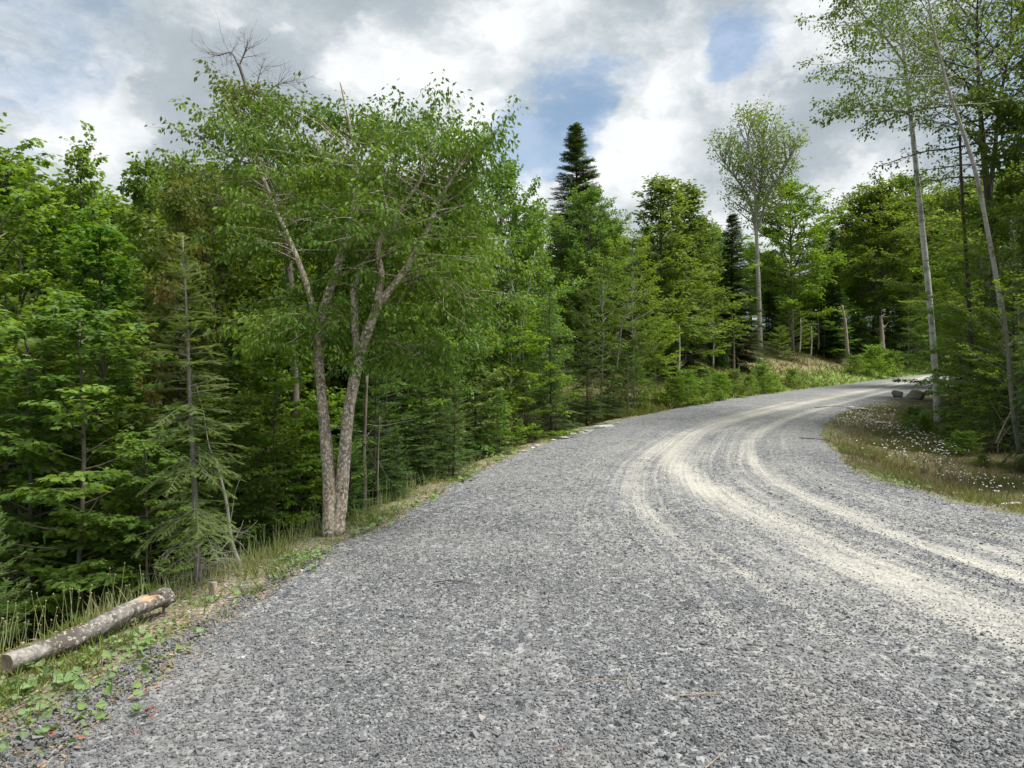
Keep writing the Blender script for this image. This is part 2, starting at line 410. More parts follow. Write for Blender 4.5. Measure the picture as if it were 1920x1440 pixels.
def sdist(poly, X, Y):
    P = np.stack([X.ravel(), Y.ravel()], -1); best = np.full(len(P), 1e18); sg = np.ones(len(P))
    for i in range(len(poly) - 1):
        a = poly[i]; d = poly[i + 1] - a; w = P - a
        t = np.clip((w @ d) / (d @ d), 0, 1); r = w - t[:, None] * d
        q = (r ** 2).sum(1); cr_ = d[0] * w[:, 1] - d[1] * w[:, 0]
        m = q < best; best[m] = q[m]; sg[m] = np.sign(cr_[m])
    return (np.sqrt(best) * sg).reshape(X.shape)

def sm(x, a, b):
    t = np.clip((x - a) / (b - a), 0, 1); return t * t * (3 - 2 * t)

def vnoise(x, y, s, seed=0):
    """cheap smooth noise from sines"""
    r = rs(seed); o = 0
    for k in range(6):
        a = r.uniform(0, 6.28); fr = s * r.uniform(.6, 1.9); ph = r.uniform(0, 6.28)
        o = o + np.sin((x * math.cos(a) + y * math.sin(a)) * fr + ph + 1.3 * np.sin((x * math.sin(a) - y * math.cos(a)) * fr * .7 + ph * 2))
    return o / 6

def lipw(Y): return np.interp(Y, [0, 3.5, 5, 6.3, 8, 12, 20], [2.0, 1.75, 1.35, .72, .6, .5, .45])

def green0(Y): return np.interp(Y, [2.6, 3.2, 3.8, 4.4, 5.2, 6, 8], [.9, .6, .4, .24, .1, .05, .0])

def terrain(X, Y):
    X = np.asarray(X, float); Y = np.asarray(Y, float)
    dL = sdist(L_, X, Y); dR = -sdist(R_, X, Y)
    F = f(Y)
    z = F - .035 + 0 * X
    lip = lipw(Y)
    D = 4.2 * (1 - sm(Y, 17, 27)) * (1 - .25 * sm(-Y, 0, 8))
    out = dL > 0
    x = np.maximum(dL - lip, 0)
    drop = D * (1 - np.exp(-(x / 2.6) ** 1.15))
    rise = sm(Y, 24, 36) * .34 * np.clip(dL - .7, 0, 8)
    zl = F - .035 - .06 * np.minimum(np.maximum(dL, 0), lip) - drop + rise
    zl = zl + vnoise(X, Y, 2.2, 3) * .05 * sm(dL, .2, 1.5) + vnoise(X, Y, .5, 4) * .3 * sm(dL, 2, 8)
    zl = zl + .10 * sm(Y, 24, 30) * sm(dL, .1, .8) * (1 + vnoise(X, Y, 1.5, 8))
    z = np.where(out, zl, z)
    outr = dR > 0
    zr = F - .035 - .25 * sm(dR, 0, 1.6) + vnoise(X, Y, 2.4, 5) * .06 * sm(dR, .2, 1.2) + .2 * sm(dR, 3, 9) + vnoise(X, Y, .4, 6) * .2 * sm(dR, 2, 8)
    zr = zr + sm(Y, 20, 26) * .25 * sm(dR, .2, 2.5)
    z = np.where(outr, zr, z)
    return z

def tz(x, y): return float(terrain(np.array([x]), np.array([y]))[0])

def axis(parts):
    o = []
    for a, b, st in parts: o += list(np.arange(a, b, st))
    return np.array(o + [parts[-1][1]])
gx = axis([(-600, -100, 60), (-100, -30, 5), (-30, -10, 1.0), (-10, -4, .3), (-4, 9, .1), (9, 20, .3), (20, 60, .8), (60, 100, 5), (100, 600, 60)])
gy = axis([(-300, -30, 30), (-30, 0, 1.5), (0, 2, .3), (2, 16, .1), (16, 30, .25), (30, 70, .6), (70, 110, 3), (110, 900, 60)])
GX, GY = np.meshgrid(gx, gy)
GZ = terrain(GX, GY)
nx, ny = len(gx), len(gy)
ii = (np.arange(ny - 1)[:, None] * nx + np.arange(nx - 1)[None]).ravel()
ga = Acc(); ga.add(np.stack([GX, GY, GZ], -1), np.concatenate([np.stack([ii, ii + 1, ii + nx + 1], -1), np.stack([ii, ii + nx + 1, ii + nx], -1)]))
gme = ga.mesh('ground', M['ground'], True)
dL = sdist(L_, GX, GY); dR = -sdist(R_, GX, GY); lip = lipw(GY)
wob = vnoise(GX, GY, 2.5, 11) * .25
tanw = np.clip(sm(dL, -.5, .05) * (1 - sm(dL + wob, lip * .9, lip * 1.5)) * (1 - sm(GY, 22, 28)) + sm(dR, -.4, 0) * (1 - sm(dR + wob, .3, 1.0)) * .7, 0, 1)
brw = sm(GY, 24, 32) * sm(dL, .5, 1.5) * (1 - sm(dL + 3 * wob, 7, 11)) + sm(dR, .4, 1.2) * (1 - sm(dR, 4, 8)) * .75
grw = sm(GY, 24, 34) * sm(dL, -.3, .2) * (1 - sm(dL + 2 * wob, 1.6, 3.4)) + sm(GX, 25, 33) * sm(dL, .5, 1) * (1 - sm(dL, 12, 18))
grw = np.clip(grw + .35 * tanw * (wob > 0), 0, 1)
ca = gme.attributes.new('zone', 'FLOAT_COLOR', 'POINT')
ca.data.foreach_set('color', np.stack([tanw, np.clip(brw, 0, 1), grw, np.ones_like(grw)], -1).astype(np.float32).ravel())
tag(link('ground', gme), kind='structure')

# road sheet
NA, NC = 900, 110
def resamp(P, n):
    # equal parameter spacing keeps the two edges matched; near part sampled denser
    t = np.linspace(0, 1, n) ** 1.25 * (len(P) - 1); i = np.minimum(t.astype(int), len(P) - 2); w = (t - i)[:, None]
    return P[i] * (1 - w) + P[i + 1] * w
LA, RA = resamp(L_, NA), resamp(R_, NA)
cv = np.linspace(0, 1, NC)[None, :, None]
RP = LA[:, None] * (1 - cv) + RA[:, None] * cv
e_n = vnoise(LA[:, 0], LA[:, 1], 3.0, 21) * .16 + vnoise(LA[:, 0], LA[:, 1], 9.0, 22) * .06
dirx = norm(RA - LA)
wl = (1 - cv[..., 0]) ** 6; wr = cv[..., 0] ** 6
RP = RP - dirx[:, None] * (wl * (e_n[:, None] + .02))[..., None] + dirx[:, None] * (wr * (np.roll(e_n, 37)[:, None] + .02))[..., None]
RX, RY = RP[..., 0], RP[..., 1]
tracks = [  # photo pixels along each pale wheel track, width in metres, strength
    ([(2200, 1330), (1920, 1185), (1700, 1090), (1500, 1003), (1360, 935), (1275, 880), (1262, 846), (1300, 812), (1380, 785), (1500, 757), (1620, 733), (1745, 703)], .32, .95),
    ([(1400, 1128), (1300, 1050), (1235, 985), (1190, 925), (1186, 885), (1215, 850), (1280, 812), (1370, 780), (1500, 750)], .20, .72),
    ([(2200, 1180), (1920, 1082), (1740, 1022), (1590, 965), (1470, 908), (1415, 868), (1400, 838), (1430, 806), (1500, 777), (1590, 752), (1700, 724)], .17, .82),
    ([(2150, 1130), (1920, 1048), (1780, 1005), (1640, 960)], .22, .45),
    ([(1990, 1390), (1800, 1300), (1640, 1215), (1480, 1130), (1380, 1065), (1310, 1000), (1270, 940)], .14, .42),
    ([(2100, 1330), (1850, 1225), (1640, 1130), (1500, 1060), (1390, 1000)], .18, .5),
    ([(1235, 985), (1205, 905), (1235, 862), (1300, 822), (1400, 795)], .2, .5),
    ([(1330, 950), (1325, 880), (1345, 840), (1400, 800), (1490, 768)], .14, .45),
    ([(2000, 1300), (1920, 1245), (1760, 1170), (1560, 1090)], .3, .3),
    ([(2300, 1500), (1920, 1290), (1700, 1180), (1500, 1080), (1340, 985), (1255, 900), (1245, 850), (1290, 806), (1390, 776), (1520, 748), (1650, 722), (1760, 699)], .55, .42),
    ([(2300, 1250), (1920, 1120), (1650, 1035), (1480, 955), (1400, 890), (1370, 845), (1400, 802), (1480, 770), (1600, 741), (1720, 712)], .45, .38),
    ([(2200, 1080), (1920, 1010), (1720, 965), (1560, 905), (1480, 860), (1470, 825), (1510, 790), (1600, 758)], .35, .32),
    ([(1180, 1090), (1130, 1000), (1110, 930), (1130, 870), (1190, 830), (1290, 792), (1400, 765)], .4, .32),
    ([(1800, 1400), (1560, 1270), (1350, 1150), (1220, 1050), (1150, 960)], .4, .28),
    ([(1700, 1185), (1520, 1080), (1400, 1010), (1320, 930), (1300, 870), (1330, 825)], .10, .6),
    ([(1920, 1150), (1750, 1085), (1570, 1010), (1440, 935), (1360, 880)], .08, .6),
]
dust = np.zeros_like(RX); rut = np.zeros_like(RX)
for pts, w, a in tracks:
    pl = cr_spline([gpt(*p) for p in pts], 10)
    d = np.abs(sdist(pl, RX, RY))
    t_end = np.minimum(np.hypot(RX - pl[0][0], RY - pl[0][1]), np.hypot(RX - pl[-1][0], RY - pl[-1][1]))
    g = np.exp(-(d / (w * 1.25)) ** 1.7) * a * .9 * (.35 + .65 * sm(t_end, 0, 1.5)); dust = np.maximum(dust, g); rut += g * .8 * (1 - sm(RY, 25, 40)) - .7 * np.exp(-((d - w * 1.9) / (w * .6)) ** 2) * a
dust *= .86 + .3 * vnoise(RX, RY, 1.6, 31)
dust += .08 * sm(RX - .3 * RY, -1.5, 2)
RZ = f(RY) - .018 * rut + .012 * vnoise(RX, RY, 1.1, 33) + .006 * vnoise(RX, RY, 6, 34) - .03 * (wl + wr)
ra = Acc(); i0 = (np.arange(NA - 1)[:, None] * NC + np.arange(NC - 1)[None]).ravel()
ra.add(np.stack([RX, RY, RZ], -1), np.concatenate([np.stack([i0, i0 + 1, i0 + NC + 1], -1), np.stack([i0, i0 + NC + 1, i0 + NC], -1)]))
rme = ra.mesh('gravel_road', M['road'], True)
at = rme.attributes.new('dust', 'FLOAT', 'POINT'); at.data.foreach_set('value', dust.astype(np.float32).ravel())
mid = (LA + RA) / 2; seg = np.r_[0, np.cumsum(np.hypot(*np.diff(mid, axis=0).T))]
width = np.hypot(*(RA - LA).T)
UVx = np.repeat(seg[:, None], NC, 1); UVy = cv[..., 0] * width.mean() + np.zeros_like(UVx)
uvl = rme.uv_layers.new(name='along'); vi = np.empty(len(rme.loops), np.int32); rme.loops.foreach_get('vertex_index', vi)
uvl.data.foreach_set('uv', np.stack([UVx.ravel()[vi], UVy.ravel()[vi]], -1).astype(np.float32).ravel())
tag(link('gravel_road', rme), kind='structure')

from mathutils.bvhtree import BVHTree
from mathutils.kdtree import KDTree
kd = KDTree(RX.size)
for i, (x, y) in enumerate(zip(RX.ravel(), RY.ravel())): kd.insert((x, y, 0), i)
kd.balance()
dflat, zflat = dust.ravel(), RZ.ravel()

# loose stones
def stone_t(seed):
    r = rs(seed)
    v = np.array([(x, y, z) for z in (-1, 1) for y in (-1, 1) for x in (-1, 1)], float) * .62 + r.normal(0, .17, (8, 3))
    v[:, 1] *= .78; v[:, 2] *= .62
    fc = [(0, 2, 1), (1, 2, 3), (4, 5, 6), (5, 7, 6), (0, 1, 5), (0, 5, 4), (2, 6, 7), (2, 7, 3), (0, 4, 6), (0, 6, 2), (1, 3, 7), (1, 7, 5)]
    return v, fc
grav = Acc(); r = rs(5)
def scatter_gravel(n, y0, y1, smin, smax, pw, ramp_in, ramp_out):
    Y = y0 + (y1 - y0) * r.uniform(0, 1, n) ** pw
    X = r.uniform(-1, 1, n) * (.72 * Y + 1.6)
    a = sdist(L_, X, Y); b = -sdist(R_, X, Y)
    edge = vnoise(X, Y, 4, 41) * .15
    keep = (a < edge + .05) & (b < edge + .1) & (r.uniform(0, 1, n) < .72 + .5 * vnoise(X, Y, 2.6, 43))
    keep |= (a > 0) & (a < .9) & (r.uniform(0, 1, n) < .35) & (a < lipw(Y))
    keep |= (a > 0) & (a < green0(Y) + .1)
    keep |= (b > 0) & (b < .8) & (r.uniform(0, 1, n) < .45)
    keep &= r.uniform(0, 1, n) < sm(Y, *ramp_in) * (1 - sm(Y, *ramp_out))
    X, Y = X[keep], Y[keep]; n = len(X)
    z = np.empty(n); du = np.empty(n)
    a = sdist(L_, X, Y); b = -sdist(R_, X, Y); offr = (a > .1) | (b > .1)
    tzv = terrain(X, Y)
    for i in range(n):
        _, idx, _ = kd.find((X[i], Y[i], 0)); z[i] = zflat[idx]; du[i] = dflat[idx]
    z = np.where(offr, np.maximum(tzv, np.where((a < .3) & (b < .3), z, -9)), z)
    du = np.where(offr, 0, du)
    k2 = r.uniform(0, 1, n) > np.clip(du * 1.3 - .2, 0, .92)
    X, Y, z, du = X[k2], Y[k2], z[k2], du[k2]; n = len(X)
    s = r.uniform(smin, smax, n) ** 1.0 * (1 + .9 * (r.uniform(0, 1, n) > .97)) * (1 - .4 * np.clip(du, 0, 1))
    P = np.stack([X, Y, z + s * .12], -1)
    D = norm(np.stack([r.normal(size=n), r.normal(size=n), r.normal(size=n) * .35], -1)); N = norm(np.stack([r.normal(size=n) * .5, r.normal(size=n) * .5, np.ones(n)], -1))
    col = np.clip((r.beta(4.0, 4.9, n) * .85) + (r.uniform(0, 1, n) > .985) * .35, 0, 1)
    ids = r.randint(0, 7, n)
    for k in range(7):
        m = ids == k; tv, tf = stone_t(100 + k); stamp(grav, P[m], D[m], N[m], s[m], tv, tf, col[m])
scatter_gravel(225000, 2.0, 10, .0052, .0126, 1.35, (1.9, 2.0), (6, 10))
scatter_gravel(90000, 5.5, 18, .007, .013, 1.1, (5.5, 9), (11, 18))
scatter_gravel(22000, 2.0, 5.6, .0095, .0165, 1.2, (1.9, 2.0), (3, 5.6))
tag(link('gravel', grav.mesh('gravel', M['gravel'])), 'loose dark grey crushed stone lying over the road', 'gravel', kind='stuff')
print('gravel tris', sum(len(x) for x in grav.F))

# ------------------------------------------------------------------ tree makers
def curve(p, d, L, n, lift, wobb, r):
    p = np.array(p, float); d = norm(d); o = [p.copy()]
    for i in range(n):
        d = norm(d + wobb * r.normal(size=3) + np.array([0, 0, lift])); p = p + d * L / n; o.append(p.copy())
    return np.array(o)

def along(P, t):
    n = len(P) - 1; x = np.clip(t, 0, .9999) * n; i = int(x); w = x - i
    return P[i] * (1 - w) + P[i + 1] * w, norm(P[i + 1] - P[i])

ENV = {'round': lambda t: math.sqrt(max(0.04, 1 - (2 * t - 1) ** 2)) ** .8, 'cone': lambda t: (1.02 - t) ** .75,
       'oval': lambda t: (math.sin(math.pi * min(1, t * .8 + .22))) ** .7 + .05, 'vase': lambda t: .35 + .75 * math.sin(math.pi * min(1, .15 + t * .72)),
       'bush': lambda t: (1.03 - t) ** .5}

def leaves_on(acc, tw, n_per, size, tmpl, r, droop, plate, wid=None, spread=.09):
    S, E = np.array([a for a, b in tw]), np.array([b for a, b in tw]); m = len(S)
    if m == 0: return
    idx = np.repeat(np.arange(m), n_per); n = len(idx)
    t = r.uniform(.05, 1.08, n)[:, None]; ax = norm(E - S)[idx]
    P = S[idx] * (1 - t) + E[idx] * t
    rd = r.normal(size=(n, 3)); rd[:, 2] *= (.35 if plate else .8)
    D = norm(ax * .6 + rd * .75 + np.array([0, 0, -droop]))
    P = P + rd * spread * .4
    N = norm(np.array([0, 0, 1.0]) * (1.3 if plate else .7) + r.normal(size=(n, 3)) * (.38 if plate else .6))
    A = np.clip(r.uniform(0, 1, n) * .6 + r.uniform(0, 1, m)[idx] * .4, 0, 1)
    stamp(acc, P, D, N, size * r.uniform(.65, 1.2, n), tmpl[0], tmpl[1], A, width=wid)

def limbs_from(r, trunk, H, cb, R, env, nl, a0, a1, wood, twigs, lr=.02, lift=.03, step2=.33, step3=.12, tl=.28, sub=.42, flat=.6, az=None, top=.98, wig=.09, t2w=False):
    ga_ = r.uniform(0, 6.28)
    for i in range(nl):
        t = (i + r.uniform(.1, .9)) / nl; th = cb + (top - cb) * t
        p, d = along(trunk, th)
        a = ga_ + i * 2.39996 + r.normal() * .25
        if az is not None and r.uniform() < .8: a = az[0] + r.normal() * az[1]
        el = math.radians(a0 + (a1 - a0) * t + r.normal() * 7)
        L = R * ENV[env](t) * r.uniform(.72, 1.12)
        if L < .15: L = .15
        dd = np.array([math.cos(a) * math.cos(el), math.sin(a) * math.cos(el), math.sin(el)])
        C = curve(p, dd, L, 6, lift, wig, r)
        r0 = lr * (.4 + L / max(R, .1)); tube(wood, C, np.linspace(r0, r0 * .18, 7), 4, cap=False)
        n2 = max(2, int(L / step2))
        for j in range(n2 + 1):
            s = min(1.0, .22 + .8 * (j + r.uniform(0, .6)) / n2)
            q, qd = along(C, s)
            sd = (-1) ** j
            side = norm(np.cross(qd, (0, 0, 1))) * sd
            dd2 = norm(qd * r.uniform(.6, 1.1) + side * r.uniform(.5, 1.1) + np.array([0, 0, r.normal() * (1 - flat) * .8]))
            l2 = max(.12, L * sub * (1.12 - s) * r.uniform(.6, 1.2)) if j < n2 else .3
            C2 = curve(q, dd2, l2, 3, lift * 1.2 - .05, .13, r)
            tube(wood, C2, np.linspace(r0 * .3, r0 * .08, 4), 3, cap=False)
            n3 = max(2, int(l2 / step3))
            for k in range(n3 + 1):
                u = min(1, (k + r.uniform(.2, 1)) / n3)
                w, wd = along(C2, u)
                s3 = norm(np.cross(wd, (0, 0, 1))) * (-1) ** k
                td = norm(wd * .7 + s3 * r.uniform(.2, 1) + r.normal(size=3) * np.array([.3, .3, (1 - flat) * .8]))
                e = w + td * tl * r.uniform(.5, 1.1)
                twigs.append((w, e))
                if t2w: tube(wood, [w, (w + e) / 2 + r.normal(size=3) * .01, e], [r0 * .09 + .0012, r0 * .06 + .001, .001], 3, cap=False)

PROTO = {}
def as_thing(name, parts):
    root = link(name, None)
    for pn, me in parts: link(pn, me, root)
    return root

def straight(H, bend, r, n=14, lean=(0, 0)):
    z = np.linspace(0, 1, n); k = r.normal(size=2) * bend
    x = lean[0] * z ** 1.2 + k[0] * np.sin(z * 3.0) + np.cumsum(r.normal(size=n)) * bend * .12
    y = lean[1] * z ** 1.2 + k[1] * np.sin(z * 2.2) + np.cumsum(r.normal(size=n)) * bend * .12
    x -= x[0]; y -= y[0]
    return np.stack([x, y, z * H], -1)

def taper(r0, r1, n, flare=1.35):
    z = np.linspace(0, 1, n); a = r0 + (r1 - r0) * z ** .85; a[0] *= flare; a[1] *= 1 + (flare - 1) * .25; return a

def mk_broad(key, name, seed, H, R, cb, env, nl, ang, leafmat, barkmat, tmpl, ls, lpt, droop=.35, plate=False, r0=.09, flat=.6, lift=.03,
             step2=.33, step3=.12, tl=.28, bend=.12, wid=None, sub=.42, az=None, lean=(0, 0), t2w=False, lr=None, bias=None, spread=.09):
    r = rs(seed); tr = straight(H, bend, r, lean=lean)
    wood, leaf, tw = Acc(), Acc(), []
    tube(wood, tr, taper(r0, .012, len(tr)), 9, jit=.05, rng=r)
    limbs_from(r, tr, H, cb, R, env, nl, ang[0], ang[1], wood, tw, lr=lr or r0 * .3, lift=lift, step2=step2, step3=step3, tl=tl, flat=flat, sub=sub, az=az, t2w=t2w)
    leaves_on(leaf, tw, lpt, ls, tmpl, r, droop, plate, wid, spread)
    PROTO[key] = dict(name=name, H=H, trunk=wood.mesh(name + '_trunk', M[barkmat], True), crown=leaf.mesh(name + '_crown', M[leafmat]), used=False)
    print(key, 'twigs', len(tw), 'tris', sum(len(x) for x in leaf.F))

def mk_conifer(key, name, seed, H, R, cb, whorls, nb, leafmat, tmpl, droop=-.10, el=(-12, 35), step=.1, fl=.13, r0=.09, sparse=0.0, barkmat='barkdark', pw=.85, dead=0, dens2=1.0, wid=None, bend=.05):
    r = rs(seed); tr = straight(H, bend, r)
    wood = Acc(); P, D, N, S, A = [], [], [], [], []
    tube(wood, tr, taper(r0, .006, len(tr)), 8, jit=.04, rng=r)
    for i in range(dead):
        t = cb * r.uniform(.15, 1.1); p, _ = along(tr, t); a = r.uniform(0, 6.28)
        C = curve(p, (math.cos(a), math.sin(a), r.uniform(-.1, .25)), R * r.uniform(.35, .9), 7, -.07, .07, r)
        tube(wood, C, np.linspace(.008, .002, 8), 4, cap=False)
        for k in range(4):
            q, qd = along(C, r.uniform(.3, 1)); e = curve(q, qd + r.normal(size=3) * .6, r.uniform(.12, .35), 3, -.06, .1, r)
            tube(wood, e, np.linspace(.003, .001, 4), 3, cap=False)
    for i in range(whorls):
        t = (i + r.uniform(0, .8)) / whorls; th = cb + (1 - cb) * t * .99
        L0 = R * (1.015 - t) ** pw
        for b in range(nb):
            if r.uniform() < sparse: continue
            a = r.uniform(0, 6.28) + b * 6.283 / nb
            p, _ = along(tr, min(.999, th + r.normal() * .006))
            L = max(.07, L0 * r.uniform(.62, 1.12)); e = math.radians(el[0] + (el[1] - el[0]) * t ** 1.5 + r.normal() * 6)
            C = curve(p, (math.cos(a) * math.cos(e), math.sin(a) * math.cos(e), math.sin(e)), L, 6, droop * (1 - t) + .02, .05, r)
            tube(wood, C, np.linspace(.004 + .006 * L, .002, 7), 3, cap=False)
            n = max(1, int(L / step)); ca_ = r.uniform(0, 1)
            for j in range(n + 1):
                s = (j + .5) / (n + .6); s = .12 + .88 * s if L > .4 else s
                q, qd = along(C, s)
                for sg in (-1, 1):
                    side = norm(np.cross(qd, (0, 0, 1))) * sg
                    l2 = (L * .42 * (1.05 - s) + .06) * r.uniform(.6, 1.15); d2 = norm(qd * .85 + side * .9 + np.array([0, 0, r.normal() * .16 - .06]))
                    m = max(1, int(l2 / fl * dens2 + .5))
                    for k in range(m):
                        P.append(q + d2 * (k / m) * l2); D.append(d2 + r.normal(size=3) * .12); N.append((r.normal() * .3, r.normal() * .3, 1)); S.append(fl * r.uniform(.85, 1.25)); A.append(.35 * ca_ + .35 * r.uniform() + .3 * (k == m - 1))
            P.append(C[-1] - norm(C[-1] - C[-2]) * fl * .3); D.append(C[-1] - C[-2]); N.append((0, 0, 1)); S.append(fl * 1.2); A.append(.8)
    leaf = Acc(); P = np.array(P)
    stamp(leaf, P, np.array(D), np.array(N), np.array(S), tmpl[0], tmpl[1], np.array(A), width=wid)
    PROTO[key] = dict(name=name, H=H, trunk=wood.mesh(name + '_trunk', M[barkmat], True), crown=leaf.mesh(name + '_crown', M[leafmat]), used=False)
    print(key, 'feathers', len(P), 'tris', sum(len(x) for x in leaf.F))

# near, big-leafed
mk_broad('maple_a', 'maple_tree', 11, 8.5, 2.1, .10, 'oval', 54, (2, 55), 'maple', 'bark', MAPLE, .084, 15, .55, True, .08, flat=.82, step3=.15, tl=.26, t2w=True)
mk_broad('maple_b', 'maple_tree', 12, 8.0, 1.9, .14, 'cone', 56, (5, 62), 'maple', 'bark', MAPLE, .082, 15, .55, True, .07, flat=.8, step3=.15, tl=.26, t2w=True)
mk_broad('maple_low', 'young_maple', 13, 5.6, 1.75, .06, 'bush', 62, (-8, 45), 'maple', 'bark', MAPLE, .082, 15, .5, True, .04, flat=.9, step3=.15, tl=.24, t2w=True)
# forest, small-leafed
mk_broad('leafy_a', 'leafy_tree', 21, 11, 2.7, .22, 'oval', 62, (12, 62), 'leafy', 'bark', OVAL, .135, 13, .35, False, .11, flat=.6, tl=.34, wid=1.15)
mk_broad('leafy_b', 'leafy_tree', 22, 11, 2.2, .18, 'cone', 66, (18, 68), 'leafy', 'barkdark', OVAL, .135, 13, .35, False, .10, flat=.55, tl=.34, wid=1.15)
mk_broad('spire', 'leafy_tree', 23, 11, 1.9, .10, 'cone', 76, (25, 72), 'leafy', 'bark', OVAL, .13, 13, .25, False, .09, flat=.5, tl=.34, wid=1.1)
mk_broad('round', 'leafy_tree', 24, 10, 3.1, .28, 'round', 70, (15, 72), 'leafy', 'bark', OVAL, .14, 12, .3, False, .12, flat=.45, tl=.34, wid=1.2)
mk_broad('layered', 'young_beech', 25, 6.0, 1.9, .12, 'oval', 44, (0, 50), 'yellowgreen', 'barkpale', OVAL, .105, 14, .2, True, .045, flat=.92, step3=.11, tl=.26, wid=1.2)
mk_broad('bush', 'leafy_bush', 26, 1.6, .9, .03, 'bush', 44, (12, 75), 'yellowgreen', 'bark', OVAL, .075, 9, .2, False, .012, flat=.6, step2=.16, step3=.08, tl=.15, wid=1.2, spread=.05)
mk_conifer('spruce_a', 'spruce_tree', 31, 11, 2.1, .06, 52, 6, 'spruce', FEATH_LO, step=.11, fl=.17, wid=1.5)
mk_conifer('spire_spruce', 'spruce_tree', 36, 11, 1.35, .06, 100, 7, 'spruce', FEATH_LO, step=.11, fl=.15, wid=1.5, pw=.8, droop=-.06)
mk_conifer('spruce_b', 'spruce_tree', 32, 10, 1.8, .16, 44, 6, 'spruce', FEATH_LO, droop=-.14, step=.115, fl=.17, sparse=.12, dead=26, wid=1.5)
mk_conifer('fir_a', 'fir_tree', 33, 6, 1.5, .05, 40, 6, 'fir', FEATH, droop=-.04, el=(-4, 40), step=.10, fl=.13, r0=.05, dens2=.8)
mk_conifer('fir_b', 'fir_tree', 34, 4, 1.25, .04, 30, 6, 'fir', FEATH, droop=-.03, el=(-2, 42), step=.09, fl=.12, r0=.035, dens2=.8)

def true_height():
    for pr in PROTO.values():
        if 'W' in pr: continue
        me = pr['crown']; co = np.empty(len(me.vertices) * 3, np.float32); me.vertices.foreach_get('co', co)
        pr['W'] = pr['H']; pr['H'] = float(np.percentile(co.reshape(-1, 3)[:, 2], 99.97))
true_height()

def children(o): return [c for c in COL.objects if c.parent == o]

def place_proto(key, x, y, H, rot, wx=1.0, label=None, cat='tree', group=None, mats=None, z=None, tilt=0.0):
    pr = PROTO[key]; s = H / pr['H']
    root = link(pr['name'], None)
    root.location = (x, y, (tz(x, y) if z is None else z) - .05)
    root.rotation_euler = (tilt, 0, rot)
    sw = H / pr['W'] * wx; root.scale = (sw, sw, s)
    for pn in ('trunk', 'crown'):
        me = pr[pn]; o = link(pn, me, root)
        if mats and mats.get(pn):
            o.material_slots[0].link = 'OBJECT'; o.material_slots[0].material = M[mats[pn]]
    tag(root, label, cat, group)
    return root

rr = random.Random(77)
def put(key, px, Y, top, label, wx=1.0, cat='tree', group=None, mats=None, rot=None):
    x = (px - 960) / FPX * Y; z0 = tz(x, Y)
    H = (HOR - top) / FPX * Y + CAMZ - z0
    return place_proto(key, x, Y, H, rr.uniform(0, 6.28) if rot is None else rot, wx * (1 + {'layered': .0, 'bush': -.15, 'maple_low': 0}.get(key, .6) * min(1, max(0, (Y - 15) / 15))), label, cat, group, mats)

def at_px(px, py, Y): return np.array([(px - 960) / FPX * Y, Y, CAMZ + (HOR - py) / FPX * Y])

def unique_tree(name, label, base, stems, bark, leafm, leafspec, limbspec, seed, bare=(), cat='tree'):
    """stems: list of (pixel path at depth, radii list); everything stored relative to the base point"""
    r = rs(seed); base = np.array(base, float); wood, leaf, tw = Acc(), Acc(), []
    for si, (pts, rad, spec) in enumerate(stems):
        P = cr_spline(np.array(pts) - base, 6); rad_ = np.interp(np.linspace(0, 1, len(P)), np.linspace(0, 1, len(rad)), rad)
        tube(wood, P, rad_, 12, jit=.045, rng=r)
        if spec: limbs_from(r, P, 0, wood=wood, twigs=tw, **{**limbspec, **spec})
    for pts, rad in bare:
        P = cr_spline(np.array(pts) - base, 5); tube(wood, P, np.linspace(rad, rad * .2, len(P)), 5)
        for k in range(int(len(P) * 1.4)):
            q, qd = along(P, r.uniform(.2, 1)); L = r.uniform(.12, .45)
            C = curve(q, qd * .8 + r.normal(size=3) * .55, L, 4, .03, .12, r); tube(wood, C, np.linspace(rad * .22 + .0006, .0008, 5), 3)
            for _ in range(3):
                q2, d2 = along(C, r.uniform(.3, .9)); C2 = curve(q2, d2 + r.normal(size=3) * .5, L * .5, 3, .02, .1, r); tube(wood, C2, np.linspace(.0015, .0007, 4), 3)
    if leafspec: leaves_on(leaf, tw, leafspec['n'], leafspec['s'], leafspec['t'], r, leafspec.get('droop', .5), leafspec.get('plate', False), leafspec.get('w'), leafspec.get('spread', .09))
    root = link(name, None, loc=base)
    link('trunk', wood.mesh(name + '_trunk', M[bark], True), root)
    if leafspec: link('crown', leaf.mesh(name + '_crown', M[leafm]), root)
    print(name, 'twigs', len(tw), 'tris', sum(len(x) for x in leaf.F))
    return tag(root, label, cat)

